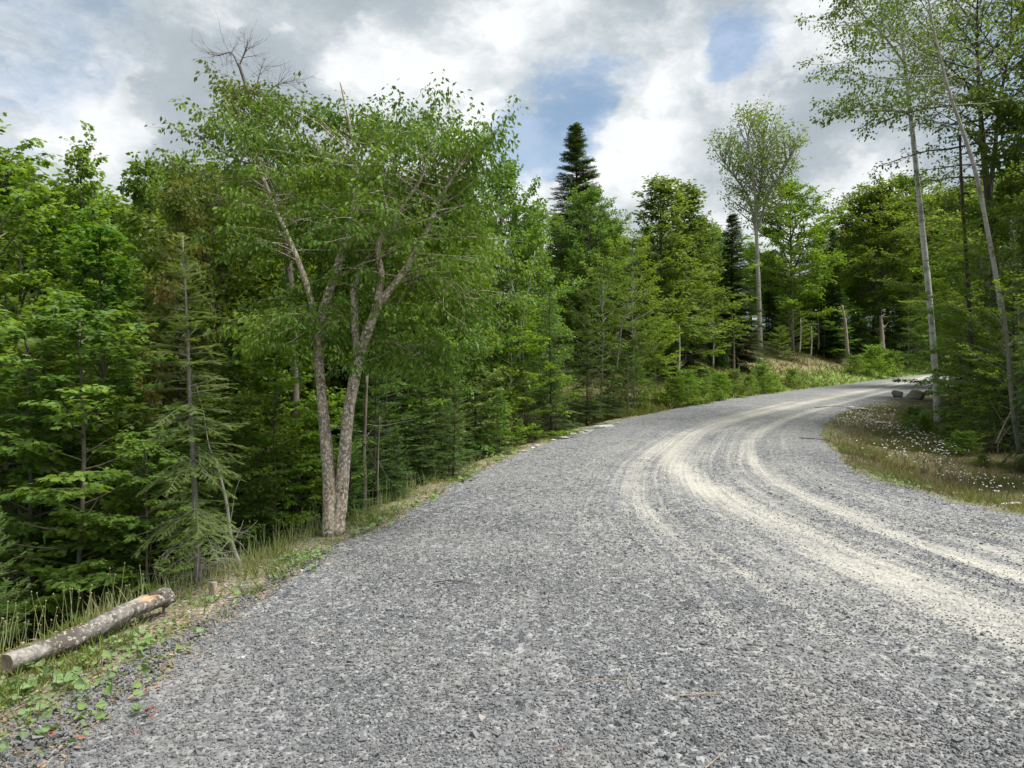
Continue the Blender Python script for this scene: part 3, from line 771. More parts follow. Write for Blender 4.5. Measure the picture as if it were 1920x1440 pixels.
# ---- the double-stemmed cherry on the verge
Yc = 7.6
cb0 = at_px(622, 1030, Yc); cb0[2] = tz(cb0[0], Yc) - .05
def cpx(lst, Y=Yc): return [at_px(a, b, Y + (c if c else 0)) for a, b, c in lst]
unique_tree('cherry_tree', 'double-stemmed cherry tree with peeling speckled bark and drooping leaves on the verge', cb0, [
    ([cb0, *cpx([(618, 900, 0), (603, 740, .05), (597, 620, .1), (632, 500, .15), (662, 400, .2), (668, 300, .25), (655, 235, .3), (636, 150, .3)])],
     [.098, .070, .053, .046, .044, .040, .026, .016, .008], dict(cb=.46, R=1.1, nl=56, env='oval', a0=0, a1=45, az=(1.57, 1.2), top=.90)),
    ([cb0 + np.array([.05, 0, .05]), *cpx([(643, 900, 0), (655, 760, -.05), (683, 640, -.1), (712, 570, -.15), (752, 515, -.15), (800, 430, -.2), (825, 370, -.2), (862, 310, -.2), (890, 262, -.2)])],
     [.084, .068, .060, .052, .040, .036, .026, .018, .012, .006], dict(cb=.53, R=.85, nl=44, env='oval', a0=0, a1=45, az=(1.57, 1.3))),
    (cpx([(669, 668, -.1), (664, 580, 0), (668, 520, .1), (720, 430, .2), (735, 320, .3), (745, 225, .35)]), [.042, .038, .032, .024, .015, .006], dict(cb=.42, R=1.0, nl=42, env='oval', a0=5, a1=50, az=(1.4, 1.5))),
    (cpx([(700, 590, -.1), (715, 520, -.2), (712, 450, -.3), (785, 340, -.4), (815, 270, -.4)]), [.036, .032, .024, .014, .005], dict(cb=.35, R=.8, nl=30, env='oval', a0=5, a1=40, az=(1.57, 1.6))),
    (cpx([(600, 640, .1), (570, 520, .2), (520, 400, .3), (480, 310, .3), (425, 225, .3)]), [.035, .03, .022, .014, .005], dict(cb=.3, R=.72, nl=44, env='oval', a0=5, a1=40, az=(1.7, 1.5))),
    (cpx([(600, 650, 0), (575, 600, -.1), (540, 590, -.2), (500, 630, -.3)]), [.018, .014, .009, .004], dict(cb=.15, R=.55, nl=22, env='oval', a0=-25, a1=10)),
    (cpx([(740, 530, -.1), (800, 515, .1), (860, 545, .2), (905, 600, .25)]), [.022, .016, .010, .004], dict(cb=.15, R=.6, nl=26, env='oval', a0=-30, a1=10)),
    (cpx([(655, 620, .1), (640, 590, .3), (600, 560, .5), (560, 545, .6)]), [.018, .014, .009, .004], dict(cb=.15, R=.6, nl=22, env='oval', a0=-20, a1=15)),
    (cpx([(690, 625, 0), (730, 640, .3), (780, 660, .5), (820, 700, .6)]), [.016, .012, .008, .004], dict(cb=.15, R=.55, nl=22, env='oval', a0=-25, a1=10)),
], 'barkcherry', 'cherry', dict(n=11, s=.058, t=OVAL, droop=1.2, w=1.0), dict(lr=.0075, step2=.22, step3=.105, tl=.21, flat=.6, sub=.45, lift=-.02), 401)

# ---- leaning tree with a bare dead top, behind the cherry
Yd = 9.5
db = at_px(560, 1000, Yd); db[2] = tz(db[0], Yd) - .1
unique_tree('dead_topped_tree', 'leaning tree behind the cherry whose bare dead top rises highest of all', db, [
    ([db, *cpx([(552, 700, 0), (540, 500, 0), (515, 370, 0), (485, 250, 0), (462, 170, 0), (444, 115, 0)], Yd)], [.07, .055, 0.05, .045, .036, .026, .017], dict(cb=.42, R=1.35, nl=50, env='cone', a0=-5, a1=25, top=.80)),
], 'bark', 'cherry', dict(n=11, s=.07, t=OVAL, droop=1.0, w=1.0), dict(lr=.014, step2=.28, step3=.11, tl=.26, flat=.45, sub=.42, lift=.0, t2w=True), 402,
    bare=[(cpx([(444, 120, 0), (430, 95, .1), (405, 100, .15), (385, 95, .2)], Yd), .012), (cpx([(444, 122, 0), (455, 95, 0), (462, 70, -.1)], Yd), .013),
          (cpx([(478, 230, 0), (500, 170, .1), (520, 155, .2), (545, 148, .2)], Yd), .011), (cpx([(470, 200, 0), (480, 150, -.1), (490, 115, -.2)], Yd), .009)])

# ---- the thin old fir in front
Yf = 6.0
PROTO_f = mk_conifer('fir_near', 'old_fir', 410, 3.75, .62, .20, 52, 5, 'firnear', FEATH, droop=-.12, el=(-8, 34), step=.055, fl=.07, wid=1.3, r0=.042, sparse=.36, barkmat='barkfir', dead=34, dens2=1.0, pw=.55, bend=.03)
true_height()
o = put('fir_near', 375, Yf, 430, 'thin old fir with browning needles and bare lower twigs beside the log', cat='tree', rot=1.0)
o.name = 'old_fir'; o.rotation_euler = (0.0, math.radians(-3), 1.0)

# ---- left woods
LT = [
 ('maple_a', -75, 8.6, 185, 'tall maple at the left edge whose branch tips reach over the sky', .9),
 ('maple_a', 40, 9.6, 370, 'broad maple filling the left edge of the woods', .9),
 ('maple_b', 130, 10.6, 222, 'pointed maple with a leafy spire near the left edge', .62),
 ('maple_b', 212, 9.3, 385, 'lower maple right of the pointed spire', 1.0),
 ('leafy_b', 268, 12.5, 285, 'narrow leafy tree left of the russet crown', .8),
 ('leafy_b', 328, 11.5, 275, 'narrow leafy tree directly behind the russet crown', .8),
 ('leafy_a', 398, 10.8, 290, 'leafy tree under the left arm of the cherry crown', .9),
 ('leafy_a', 500, 12.5, 300, 'leafy tree hidden behind the dead-topped trunk', 1.0),
 ('leafy_a', 610, 13.0, 290, 'leafy tree behind the left cherry stem', 1.0),
 ('leafy_b', 705, 12.5, 300, 'leafy tree behind the fork of the cherry', 1.1),
 ('leafy_a', 800, 13.5, 320, 'leafy tree right of the cherry stems', .9),
 ('leafy_b', 870, 15.5, 320, 'leafy tree under the right arm of the cherry crown', 1.0),
 ('leafy_a', 940, 18.0, 292, 'clumpy leafy tree right of the cherry crown', .8),
 ('leafy_b', 1005, 22.0, 385, 'low leafy tree in the skyline notch', .7),
]
for k, px, Y, top, lab, wx in LT: put(k, px, Y, top, lab, wx)
put('leafy_b', 335, 8.9, 318, 'russet-tinged tree with brownish crown behind the old fir', .75, mats=dict(crown='russet'))
for k, px, Y, top, lab, wx in [
 ('maple_low', 30, 7.6, 560, 'young maple with layered leaves low at the left edge', 1.1),
 ('maple_low', 165, 7.3, 545, 'young maple with bright layered leaves left of the old fir', 1.15),
 ('maple_low', 265, 6.9, 800, 'low young maple at the foot of the old fir', 1.0),
 ('maple_low', 95, 8.4, 700, 'young maple standing in the dark hollow', 1.0),
 ('maple_low', 440, 7.9, 720, 'young maple between the old fir and the cherry', 1.0),
 ('maple_low', 520, 8.8, 610, 'young maple just left of the cherry stems', 1.0),
 ('maple_low', 395, 9.2, 560, 'taller young maple behind the old fir', 1.1)]:
    put(k, px, Y, top, lab, wx)
for k, px, Y, top, lab, wx in [
 ('fir_b', -15, 5.6, 905, 'small dark fir in the bottom left hollow', .8),
 ('fir_a', 700, 9.8, 610, 'dark fir showing just right of the cherry stems', 1.0),
 ('fir_b', 655, 8.9, 760, 'small fir between and behind the cherry stems', 1.0),
 ('fir_a', 790, 11.0, 640, 'mid green fir left of the bright bush', 1.0),
 ('fir_b', 850, 11.2, 700, 'small fir close to the left of the bright bush', 1.05),
 ('fir_a', 725, 10.9, 560, 'full fir with low skirts behind the thin dark stem', 1.2),
 ('fir_a', 815, 12.2, 590, 'full fir with low skirts above the middle of the verge grass', 1.25),
 ('fir_a', 895, 14.2, 610, 'full fir behind the bright green bushy maple', 1.25),
 ('maple_low', 770, 12.0, 560, 'young maple with bright sprays behind the verge firs', .9),
 ('maple_low', 850, 13.6, 540, 'young maple rising above the low-skirted firs', .9),
 ('fir_b', 745, 9.6, 790, 'small fir low above the verge grass', 1.0),
 ('spruce_a', 870, 16.0, 560, 'dark spruce in the shade behind the bright bush', .9),
 ('fir_a', 1035, 16.9, 520, 'fir with a slim pointed top at the road edge by the pale stones', .95),
 ('fir_b', 985, 15.7, 690, 'small fir left of the slim pointed fir', 1.0),
 ('fir_a', 1100, 19.6, 585, 'fir just right of the slim pointed fir', .95),
 ('fir_b', 1150, 21.8, 690, 'small fir above the pale edge stones', 1.1)]:
    put(k, px, Y, top, lab, wx)
for k, px, Y, top, lab, wx in [
 ('layered', 1190, 25.5, 425, 'yellow-green layered beech over the bend of the road', .8),
 ('layered', 1125, 24.0, 470, 'layered young beech left of the yellow-green one', .9),
 ('layered', 1228, 26.8, 590, 'low layered beech at the road bend', 1.1),
 ('layered', 1180, 23.4, 640, 'low layered beech at the road edge beyond the pale stones', 1.1),
 ('layered', 960, 16.5, 560, 'young beech with arching sprays behind the pale stems', 1.0)]:
    put(k, px, Y, top, lab, wx)
put('maple_low', 930, 13.7, 720, 'bright green bushy maple beside the verge grass', .9)
put('maple_low', 975, 14.7, 780, 'small bright maple leaning over the end of the verge grass', .8)
put('maple_low', 610, 9.4, 720, 'young maple behind the foot of the cherry', 1.0)

# ---- middle and far woods beyond the bend
for k, px, Y, top, lab, wx, mt in [
 ('spire_spruce', 1080, 34, 228, 'tall dark spruce whose narrow spire stands alone against the sky', 1.25, None),
 ('leafy_a', 1104, 30.5, 345, 'leafy tree wrapped round the foot of the spruce spire', .72, None),
 ('leafy_b', 1045, 31, 400, 'low leafy tree left of the spruce spire', .7, None),
 ('leafy_b', 1150, 33, 405, 'leafy tree right of the spruce spire', .7, dict(crown='yellowgreen')),
 ('spire', 1238, 33, 322, 'left one of the two pointed light green trees', 1.25, None),
 ('spire', 1290, 36, 335, 'right one of the two pointed light green trees', 1.2, None),
 ('layered', 1285, 33, 480, 'yellow-green layered tree under the two pointed trees', 1.0, None),
 ('spire_spruce', 1378, 41, 398, 'dark spruce left of the pale-stemmed airy maple', 1.3, None),
 ('leafy_a', 1484, 53, 330, 'leafy tree just right of the airy maple', .85, None),
 ('spruce_b', 1448, 54, 470, 'dark spruce behind the stem of the airy maple', .8, None),
 ('leafy_b', 1345, 46, 420, 'leafy tree between the pointed trees and the dark spruce', .8, None),
 ('spruce_a', 1300, 33, 560, 'dark spruce at the back of the bend', .8, None),
 ('spruce_b', 1345, 36, 540, 'dark bare-skirted spruce by the brown bank', .8, None),
 ('spire', 1540, 56, 432, 'low leafy tree in the dip of the skyline', 1.0, None),
 ('spire_spruce', 1562, 54, 425, 'dark spruce left of the round-crowned tree', .8, None),
 ('round', 1640, 58, 332, 'round-crowned leafy tree near the end of the road', .85, None),
 ('leafy_a', 1700, 64, 318, 'leafy tree behind the tall birch stem', .9, None),
 ('round', 1765, 62, 350, 'yellow-green round tree right of the tall birch stem', .9, dict(crown='yellowgreen')),
 ('spruce_b', 1690, 58, 500, 'dark spruce just left of the birch stem', .8, None),
 ('spruce_a', 1610, 56, 520, 'dark spruce at the back of the brown bank', .8, None),
 ('leafy_a', 1820, 40, 330, 'leafy tree behind the right-hand birches', .9, None),
 ('round', 1750, 66, 520, 'grey-green leafy tree over the end of the road', 1.0, None),
 ('layered', 1490, 50, 560, 'layered leafy tree at the top of the brown bank', 1.1, dict(crown='leafy')),
 ('layered', 1462, 49, 610, 'low layered tree just right of the foot of the airy maple', 1.1, None),
 ('layered', 1560, 56, 600, 'low layered tree beside the broken snag', 1.2, dict(crown='leafy'))]:
    put(k, px, Y, top, lab, wx, mats=mt)

# airy maple with pale stems
Ya = 50.0
ab = at_px(1426, 640, Ya); ab[2] = tz(ab[0], Ya) - .1
def apx(l): return cpx(l, Ya)
unique_tree('airy_maple', 'tall airy maple with pale branching stems and sparse leaves against the sky', ab, [
    ([ab, *apx([(1424, 560, 0), (1421, 470, 0), (1420, 400, 0), (1430, 330, 0), (1436, 240, 0)])], [.17, .15, .13, .11, .06, .03], dict(cb=.5, R=3.0, nl=44, env='vase')),
    (apx([(1420, 440, 0), (1405, 370, .5), (1372, 320, 1), (1350, 285, 1)]), [.11, .08, .05, .02], dict(cb=.2, R=2.1, nl=26, env='vase')),
    (apx([(1421, 430, 0), (1445, 360, -.5), (1475, 310, -1), (1490, 280, -1)]), [.11, .08, .05, .02], dict(cb=.2, R=2.0, nl=26, env='vase')),
    (apx([(1421, 420, 0), (1415, 340, -1), (1405, 260, -1.5), (1410, 232, -1.5)]), [.1, .07, .05, .02], dict(cb=.2, R=1.8, nl=18, env='vase')),
], 'barkpale', 'leafy', dict(n=6, s=.16, t=OVAL, droop=.2, w=1.3, spread=.3), dict(a0=25, a1=70, lr=.045, step2=.5, step3=.3, tl=.5, flat=.4, lift=.05, sub=.4), 420)

# pale thin leaning stems in the middle woods
def pole(name, label, pts, Y, r0, bark, seed, group=None, twn=6, cat='tree'):
    P = [at_px(a, b, Y) for a, b in pts]; base = P[0].copy(); r = rs(seed); w = Acc()
    C = cr_spline(np.array(P) - base, 6); tube(w, C, np.linspace(r0, r0 * .45, len(C)), 8, jit=.05, rng=r)
    for k in range(twn):
        q, qd = along(C, r.uniform(.25, 1)); tube(w, curve(q, qd * .4 + r.normal(size=3) * .7, r.uniform(.2, .9), 5, .02, .1, r), np.linspace(r0 * .22, r0 * .05, 6), 4)
    root = link(name, w.mesh(name, M[bark], True), loc=base); return tag(root, label, cat, group)
pole('bare_tree', 'pale bare stem leaning left among the middle woods', [(975, 700), (970, 620), (958, 560), (955, 500), (958, 450)], 17.5, .035, 'barkpale', 1)
pole('bare_tree', 'pale bare stem right of the leaning one in the middle woods', [(982, 700), (975, 600), (963, 545), (955, 520)], 17.0, .035, 'barkpale', 2)
pole('bare_tree', 'thin pale stem slanting right among the middle woods', [(978, 640), (985, 570), (997, 510), (1003, 470)], 16.8, .022, 'barkpale', 3)
pole('bare_tree', 'slim grey stem standing in front of the layered beeches', [(1155, 700), (1165, 620), (1172, 590), (1182, 545)], 20.5, .025, 'bark', 4)
pole('bare_tree', 'grey mossy stem standing right behind the cherry', [(682, 985), (684, 900), (683, 840), (688, 700)], 9.4, .04, 'bark', 5)
pole('bare_tree', 'thin dark stem above the verge grass right of the cherry', [(708, 960), (709, 860), (712, 780)], 9.3, .016, 'bark', 6)
pole('bare_tree', 'curved mossy sapling stem right of the old fir', [(459, 1078), (452, 1058), (440, 1030), (432, 995), (425, 940), (405, 860)], 6.5, .026, 'barkfir', 7, twn=10)
pole('snag', 'pale broken snag at the top of the brown bank', [(1590, 668), (1586, 610), (1580, 572)], 50, .13, 'barksnag', 8, twn=3, cat='snag')
pole('snag', 'thick splintered snag with hanging bark right of the pale one', [(1655, 660), (1654, 620), (1652, 592)], 54, .21, 'barksnag', 9, twn=14, cat='snag')
for i, (a, b, c, d, Y) in enumerate([(1376, 700, 1373, 590, 36), (1500, 660, 1502, 600, 46), (1521, 668, 1522, 612, 46), (1273, 700, 1274, 610, 30), (1337, 690, 1338, 585, 34),
                                    (1480, 655, 1478, 560, 50), (1535, 655, 1534, 590, 52), (1612, 650, 1610, 570, 56), (1630, 650, 1632, 575, 57), (1690, 655, 1689, 590, 58)]):
    labs = ['grey spruce stem rising from the brown bank', 'thin pale stem left of a pair at the back of the bank', 'thin pale stem right of a pair at the back of the bank',
            'thin bare stem at the left end of the roadside bushes', 'thin bare stem among the dark spruces at the bend', 'bare stem behind the pair of thin pale stems',
            'bare stem between the thin pair and the pale snag', 'bare stem between the two snags', 'slim bare stem touching the splintered snag', 'bare stem left of the tall birch at the road end']
    pole('bare_tree', labs[i], [(a, b), ((a + c) / 2 + 1, (b + d) / 2), (c, d)], Y, .09 if i == 0 else .045, 'barkpale' if i in (1, 2, 3, 4) else 'bark', 20 + i, twn=4)

# ---- right side: birches
Yb = 22.0
bb = at_px(1757, 792, Yb); bb[2] = tz(bb[0], Yb) - .1
def bpx(l, Y=Yb): return cpx(l, Y)
unique_tree('birch_tree', 'tall white birch with a long bare trunk and airy crown by the daisies', bb, [
    ([bb, *bpx([(1754, 700, 0), (1744, 560, 0), (1732, 430, 0), (1720, 300, 0), (1712, 220, 0), (1703, 130, 0), (1690, 20, 0), (1675, -90, 0), (1665, -190, 0)])],
     [.098, .09, .084, .078, .072, .062, .05, .038, .024, .010], dict(cb=.62, R=2.7, nl=52, env='oval')),
    (bpx([(1714, 215, 0), (1690, 205, -.5), (1640, 205, -1), (1590, 205, -1.3), (1550, 215, -1.5)]), [.045, .036, .026, .016, .006], dict(cb=.3, R=1.0, nl=14, env='oval', a0=0, a1=20)),
    (bpx([(1716, 235, 0), (1735, 190, .5), (1752, 160, 1), (1775, 110, 1.3)]), [.05, .04, .03, .01], dict(cb=.4, R=1.3, nl=12, env='oval')),
    (bpx([(1705, 120, 0), (1660, 60, -.8), (1620, 20, -1), (1590, 0, -1)]), [.04, .03, .02, .008], dict(cb=.2, R=1.3, nl=16, env='oval')),
], 'barkbirch', 'olive', dict(n=9, s=.095, t=OVAL, droop=.7, w=1.25, spread=.16), dict(a0=5, a1=60, lr=.015, step2=.42, step3=.20, tl=.34, flat=.45, lift=-.01, sub=.42, t2w=True), 430)
Y2 = 17.0
b2 = at_px(1915, 850, Y2); b2[2] = tz(b2[0], Y2) - .1
unique_tree('birch_tree', 'leaning birch at the right edge crossing behind the tall birch crown', b2, [
    ([b2, *bpx([(1893, 700, 0), (1876, 560, 0), (1856, 440, 0), (1835, 330, 0), (1812, 250, 0), (1788, 180, 0), (1765, 90, 0), (1745, -20, 0), (1735, -120, 0)], Y2)],
     [.06, .056, .052, .048, .044, .04, .034, .026, .018, .008], dict(cb=.62, R=2.3, nl=40, env='oval')),
], 'barkpale', 'olive', dict(n=6, s=.09, t=OVAL, droop=.6, w=1.25, spread=.16), dict(a0=5, a1=60, lr=.010, step2=.40, step3=.19, tl=.32, flat=.45, lift=.0, sub=.42, t2w=True), 431)
Y3 = 20.0
b3 = at_px(1880, 800, Y3); b3[2] = tz(b3[0], Y3) - .1
unique_tree('dark_stemmed_tree', 'dark forked tree with open branches between the birches and the right edge', b3, [
    ([b3, *bpx([(1872, 600, 0), (1862, 420, 0), (1850, 300, 0), (1842, 180, 0), (1838, 60, 0), (1842, -60, 0)], Y3)], [.14, .12, .11, .08, .05, .035, .012], dict(cb=.45, R=2.6, nl=44, env='oval')),
    (bpx([(1858, 380, 0), (1868, 290, .3), (1880, 190, .5), (1900, 80, .6), (1905, -40, .6)], Y3), [.07, .055, .04, .025, .01], dict(cb=.25, R=2.2, nl=28, env='oval')),
], 'barkdark', 'olive', dict(n=6, s=.095, t=OVAL, droop=.4, w=1.3, spread=.16), dict(a0=5, a1=60, lr=.024, step2=.42, step3=.20, tl=.34, flat=.7, lift=.0, sub=.42, t2w=True), 432)
pole('slender_tree', 'thin dark stem standing right of the tall birch trunk', [(1823, 690), (1818, 560), (1812, 450), (1806, 330), (1804, 250)], 19.5, .065, 'barkdark', 40, twn=8)
pole('slender_tree', 'second thin dark stem right of the tall birch trunk', [(1842, 680), (1841, 560), (1838, 470)], 21, .055, 'barkdark', 41)
pole('slender_tree', 'mossy stem standing at the lower right edge', [(1912, 850), (1898, 760), (1890, 640), (1880, 560)], 13.6, .055, 'barkfir', 42)
pole('fallen_branch', 'pale fallen branch propped against the mossy stem', [(1866, 832), (1878, 805), (1894, 774)], 13.3, .017, 'barksnag', 43, cat='branch')
pole('fallen_branch', 'shorter fallen branch lying beside the propped one', [(1870, 850), (1872, 830), (1893, 800)], 13.2, .015, 'bark', 44, cat='branch')
for k, px, Y, top, lab, wx, mt in [
 ('spruce_a', 1985, 13.5, 120, 'dark spruce cut off by the right edge', .8, None),
 ('spruce_a', 1935, 16.5, 300, 'dark spruce behind the leaning birch at the right edge', .62, None),
 ('spruce_b', 2060, 11.5, -150, 'big spruce just outside the right edge', .9, None),
 ('leafy_a', 2010, 18, -80, 'leafy tree reaching in at the top right corner', .8, dict(crown='olive')),
 ('layered', 1858, 18.5, 370, 'layered beech with yellow-green sprays at the right', .95, None),
 ('layered', 1838, 20.5, 520, 'layered beech between the tall birch and the dark stems', .9, dict(crown='leafy')),
 ('layered', 1905, 15.5, 500, 'layered beech shading the right edge', .9, dict(crown='leafy')),
 ('maple_low', 1850, 15.8, 690, 'low maple right of the daisies', 1.0, dict(crown='leafy')),
 ('layered', 1835, 17.5, 700, 'low yellow-green beech spreading right of the birch foot', 1.2, None),
 ('layered', 1822, 25.5, 600, 'small beech behind the thin dark stems', .9, dict(crown='leafy')),
 ('layered', 1875, 17.5, 560, 'layered beech in front of the leaning birch', 1.1, dict(crown='leafy')),
 ('layered', 1865, 27, 450, 'yellowish layered beech deep behind the leaning birch', 1.2, None),
 ('layered', 1850, 29, 420, 'tall layered beech behind the thin dark stems', 1.2, None),
 ('layered', 1900, 22, 400, 'layered beech high behind the leaning birch', 1.2, None),
 ('spruce_a', 1902, 15.6, 400, 'dark spruce hiding the lower stem of the leaning birch', .5, None),
 ('fir_b', 1800, 22.0, 640, 'small fir tucked behind the low beech', 1.0, None),
 ('fir_b', 1945, 13.0, 700, 'small dark fir at the lower right edge', 1.0, None),
 ('fir_a', 1840, 26.0, 470, 'fir in the shade between the right-hand stems', 1.0, None)]:
    put(k, px, Y, top, lab, wx, mats=mt)
for px, Y, top, lab, wx in [(1712, 20.2, 755, 'rounded bush at the foot of the tall birch', 1.2), (1735, 19.6, 775, 'small bush touching the birch foot', 1.1), (1800, 15.2, 800, 'bright bush right of the daisies', 1.3), (1838, 13.6, 845, 'low bush below the dark firs at the right', 1.1),
                            (1900, 11.6, 900, 'low bright bush at the right edge', .9), (1775, 17.0, 790, 'low bush between the birch and the bright bush', 1.2)]:
    put('bush', px, Y, top, lab, wx, cat='bush')

# bushes along the far verge
BL = ['leftmost', 'second', 'third', 'fourth', 'fifth', 'sixth', 'seventh', 'eighth', 'ninth', 'tenth', 'eleventh']
for i, (px, Y, top) in enumerate([(1262, 25.5, 712), (1285, 26.5, 700), (1310, 27.5, 716), (1345, 29.5, 706), (1375, 31.5, 700), (1402, 33.0, 712), (1430, 34.5, 690), (1452, 36, 712), (1488, 39.5, 700), (1640, 51, 655), (1672, 53, 668)]):
    put('bush', px, Y, top - 14, f'{BL[i]} roadside bush counted from the left along the far verge', 1.1, cat='bush', group='bushes along the far verge')
for px, Y, top, lab in [(1545, 46, 690, 'low shrub on the brown bank'), (1600, 50, 650, 'shrub at the foot of the pale snag'), (1660, 54, 640, 'wide shrub at the foot of the splintered snag'),
                        (1625, 53, 645, 'shrub between the two snags'), (1735, 60, 660, 'grey-green shrub at the end of the road')]:
    put('bush', px, Y, top + 12, lab, 1.2, cat='shrub')

# ---- woods fill behind the named trees
SKX = [-300, 0, 60, 130, 200, 270, 340, 380, 450, 700, 900, 950, 1000, 1050, 1100, 1150, 1200, 1240, 1300, 1340, 1380, 1500, 1530, 1570, 1640, 1700, 1760, 1850, 2000, 2300]
SKY = [200, 260, 300, 290, 340, 300, 280, 260, 280, 290, 330, 340, 400, 420, 360, 420, 420, 360, 360, 430, 430, 400, 450, 430, 370, 330, 350, 330, 300, 200]
rf = random.Random(5)
FG = {'spire_spruce': ('one of the dark conifers half hidden in the forest wall', 'dark conifers deep in the forest wall'),
      'leafy_a': ('one of the leafy trees packed in the depth of the forest wall', 'leafy trees deep in the forest wall'),
      'leafy_b': ('one of the leafy trees packed in the depth of the forest wall', 'leafy trees deep in the forest wall'),
      'spire': ('one of the leafy trees packed in the depth of the forest wall', 'leafy trees deep in the forest wall'),
      'round': ('one of the leafy trees packed in the depth of the forest wall', 'leafy trees deep in the forest wall'),
      'spruce_a': ('one of the dark conifers half hidden in the forest wall', 'dark conifers deep in the forest wall'),
      'spruce_b': ('one of the dark conifers half hidden in the forest wall', 'dark conifers deep in the forest wall'),
      'fir_a': ('one of the dark conifers half hidden in the forest wall', 'dark conifers deep in the forest wall'),
      'layered': ('one of the low understory beeches inside the woods', 'understory beeches inside the woods')}
nf = 0
def fill(px, Y, low, kinds):
    global nf
    x = (px - 960) / FPX * Y
    dl = float(sdist(L_, np.array([x]), np.array([Y]))[0]); dr = -float(sdist(R_, np.array([x]), np.array([Y]))[0])
    if max(dl, dr) < 3.8: return
    if 1395 < px < 1450 and Y < 52: return
    top = np.interp(px, SKX, SKY) + rf.uniform(0, 60) + low
    k = rf.choice(kinds)
    if kinds is tall and rf.random() < .18: k = 'spire_spruce'
    z0 = tz(x, Y); H = (HOR - top) / FPX * Y + CAMZ - z0
    if H < 1.5: return
    o = place_proto(k, x, Y, H, rf.uniform(0, 6.28), rf.uniform(1.2, 1.6) * (.62 if k == 'layered' else 1) * (1.25 if H < 7 and Y > 50 else 1) * min(1.0, PROTO[k]['H'] * 1.15 / H + .25), FG[k][0], 'tree', FG[k][1], dict(crown='leafy') if k == 'layered' and rf.random() < .6 else None); nf += 1
tall = ['leafy_a', 'leafy_b', 'spire', 'round', 'leafy_a', 'spruce_a']
for px in range(-260, 1120, 60): fill(px + rf.uniform(-20, 20), rf.uniform(15, 18) + max(0, px - 800) * .02, 10, tall)
for px in range(-300, 1300, 80): fill(px + rf.uniform(-20, 20), rf.uniform(21, 27) + max(0, px - 900) * .02, 10, tall)
for px in range(-160, 1150, 50): fill(px + rf.uniform(-20, 20), rf.uniform(12, 14.5) + max(0, px - 800) * .02, rf.uniform(170, 260), ['fir_a', 'layered', 'spruce_b', 'fir_a'])
for px in range(960, 1420, 26): fill(px + rf.uniform(-10, 10), rf.uniform(40, 52), 15, tall)
for px in range(1040, 1400, 26): fill(px + rf.uniform(-10, 10), rf.uniform(28, 44), rf.uniform(110, 190), ['spruce_a', 'spruce_b', 'layered', 'fir_a'])
for px in range(1380, 1900, 24): fill(px + rf.uniform(-10, 10), rf.uniform(68, 84), 20, tall)
for px in range(1390, 1830, 22): fill(px + rf.uniform(-10, 10), rf.uniform(59, 68), rf.uniform(80, 230), ['spruce_a', 'spruce_b', 'layered', 'leafy_b'])
for px in range(1800, 2150, 40): fill(px + rf.uniform(-10, 10), rf.uniform(24, 34), -40, tall)
for px in range(1790, 2100, 36): fill(px + rf.uniform(-10, 10), rf.uniform(22, 32), rf.uniform(100, 200), ['spruce_a', 'fir_a', 'layered'])
for px in range(1385, 1780, 14): fill(px + rf.uniform(-8, 8), rf.uniform(55, 62), rf.uniform(150, 250), ['spruce_a', 'spire_spruce', 'fir_a', 'layered', 'spruce_a'])
for px in range(1250, 1400, 24): fill(px + rf.uniform(-8, 8), rf.uniform(36, 46), rf.uniform(120, 220), ['spruce_a', 'fir_a', 'layered'])
for px, Y, top in [(1545, 54, 560), (1580, 57, 530), (1618, 58, 560), (1672, 58, 545), (1702, 57, 570), (1730, 60, 545), (1765, 60, 560), (1403, 56, 500), (1442, 57, 480), (1475, 58, 520), (1510, 58, 520)]:
    x = (px - 960) / FPX * Y; z0 = tz(x, Y)
    place_proto('layered', x, Y, (HOR - top) / FPX * Y + CAMZ - z0, rf.uniform(0, 6.28), 1.5, 'soft green leafy sapling on the slope behind the snags and airy maple', 'tree', 'leafy saplings behind the snags and the airy maple', dict(crown='maple'))
print('fill trees', nf)

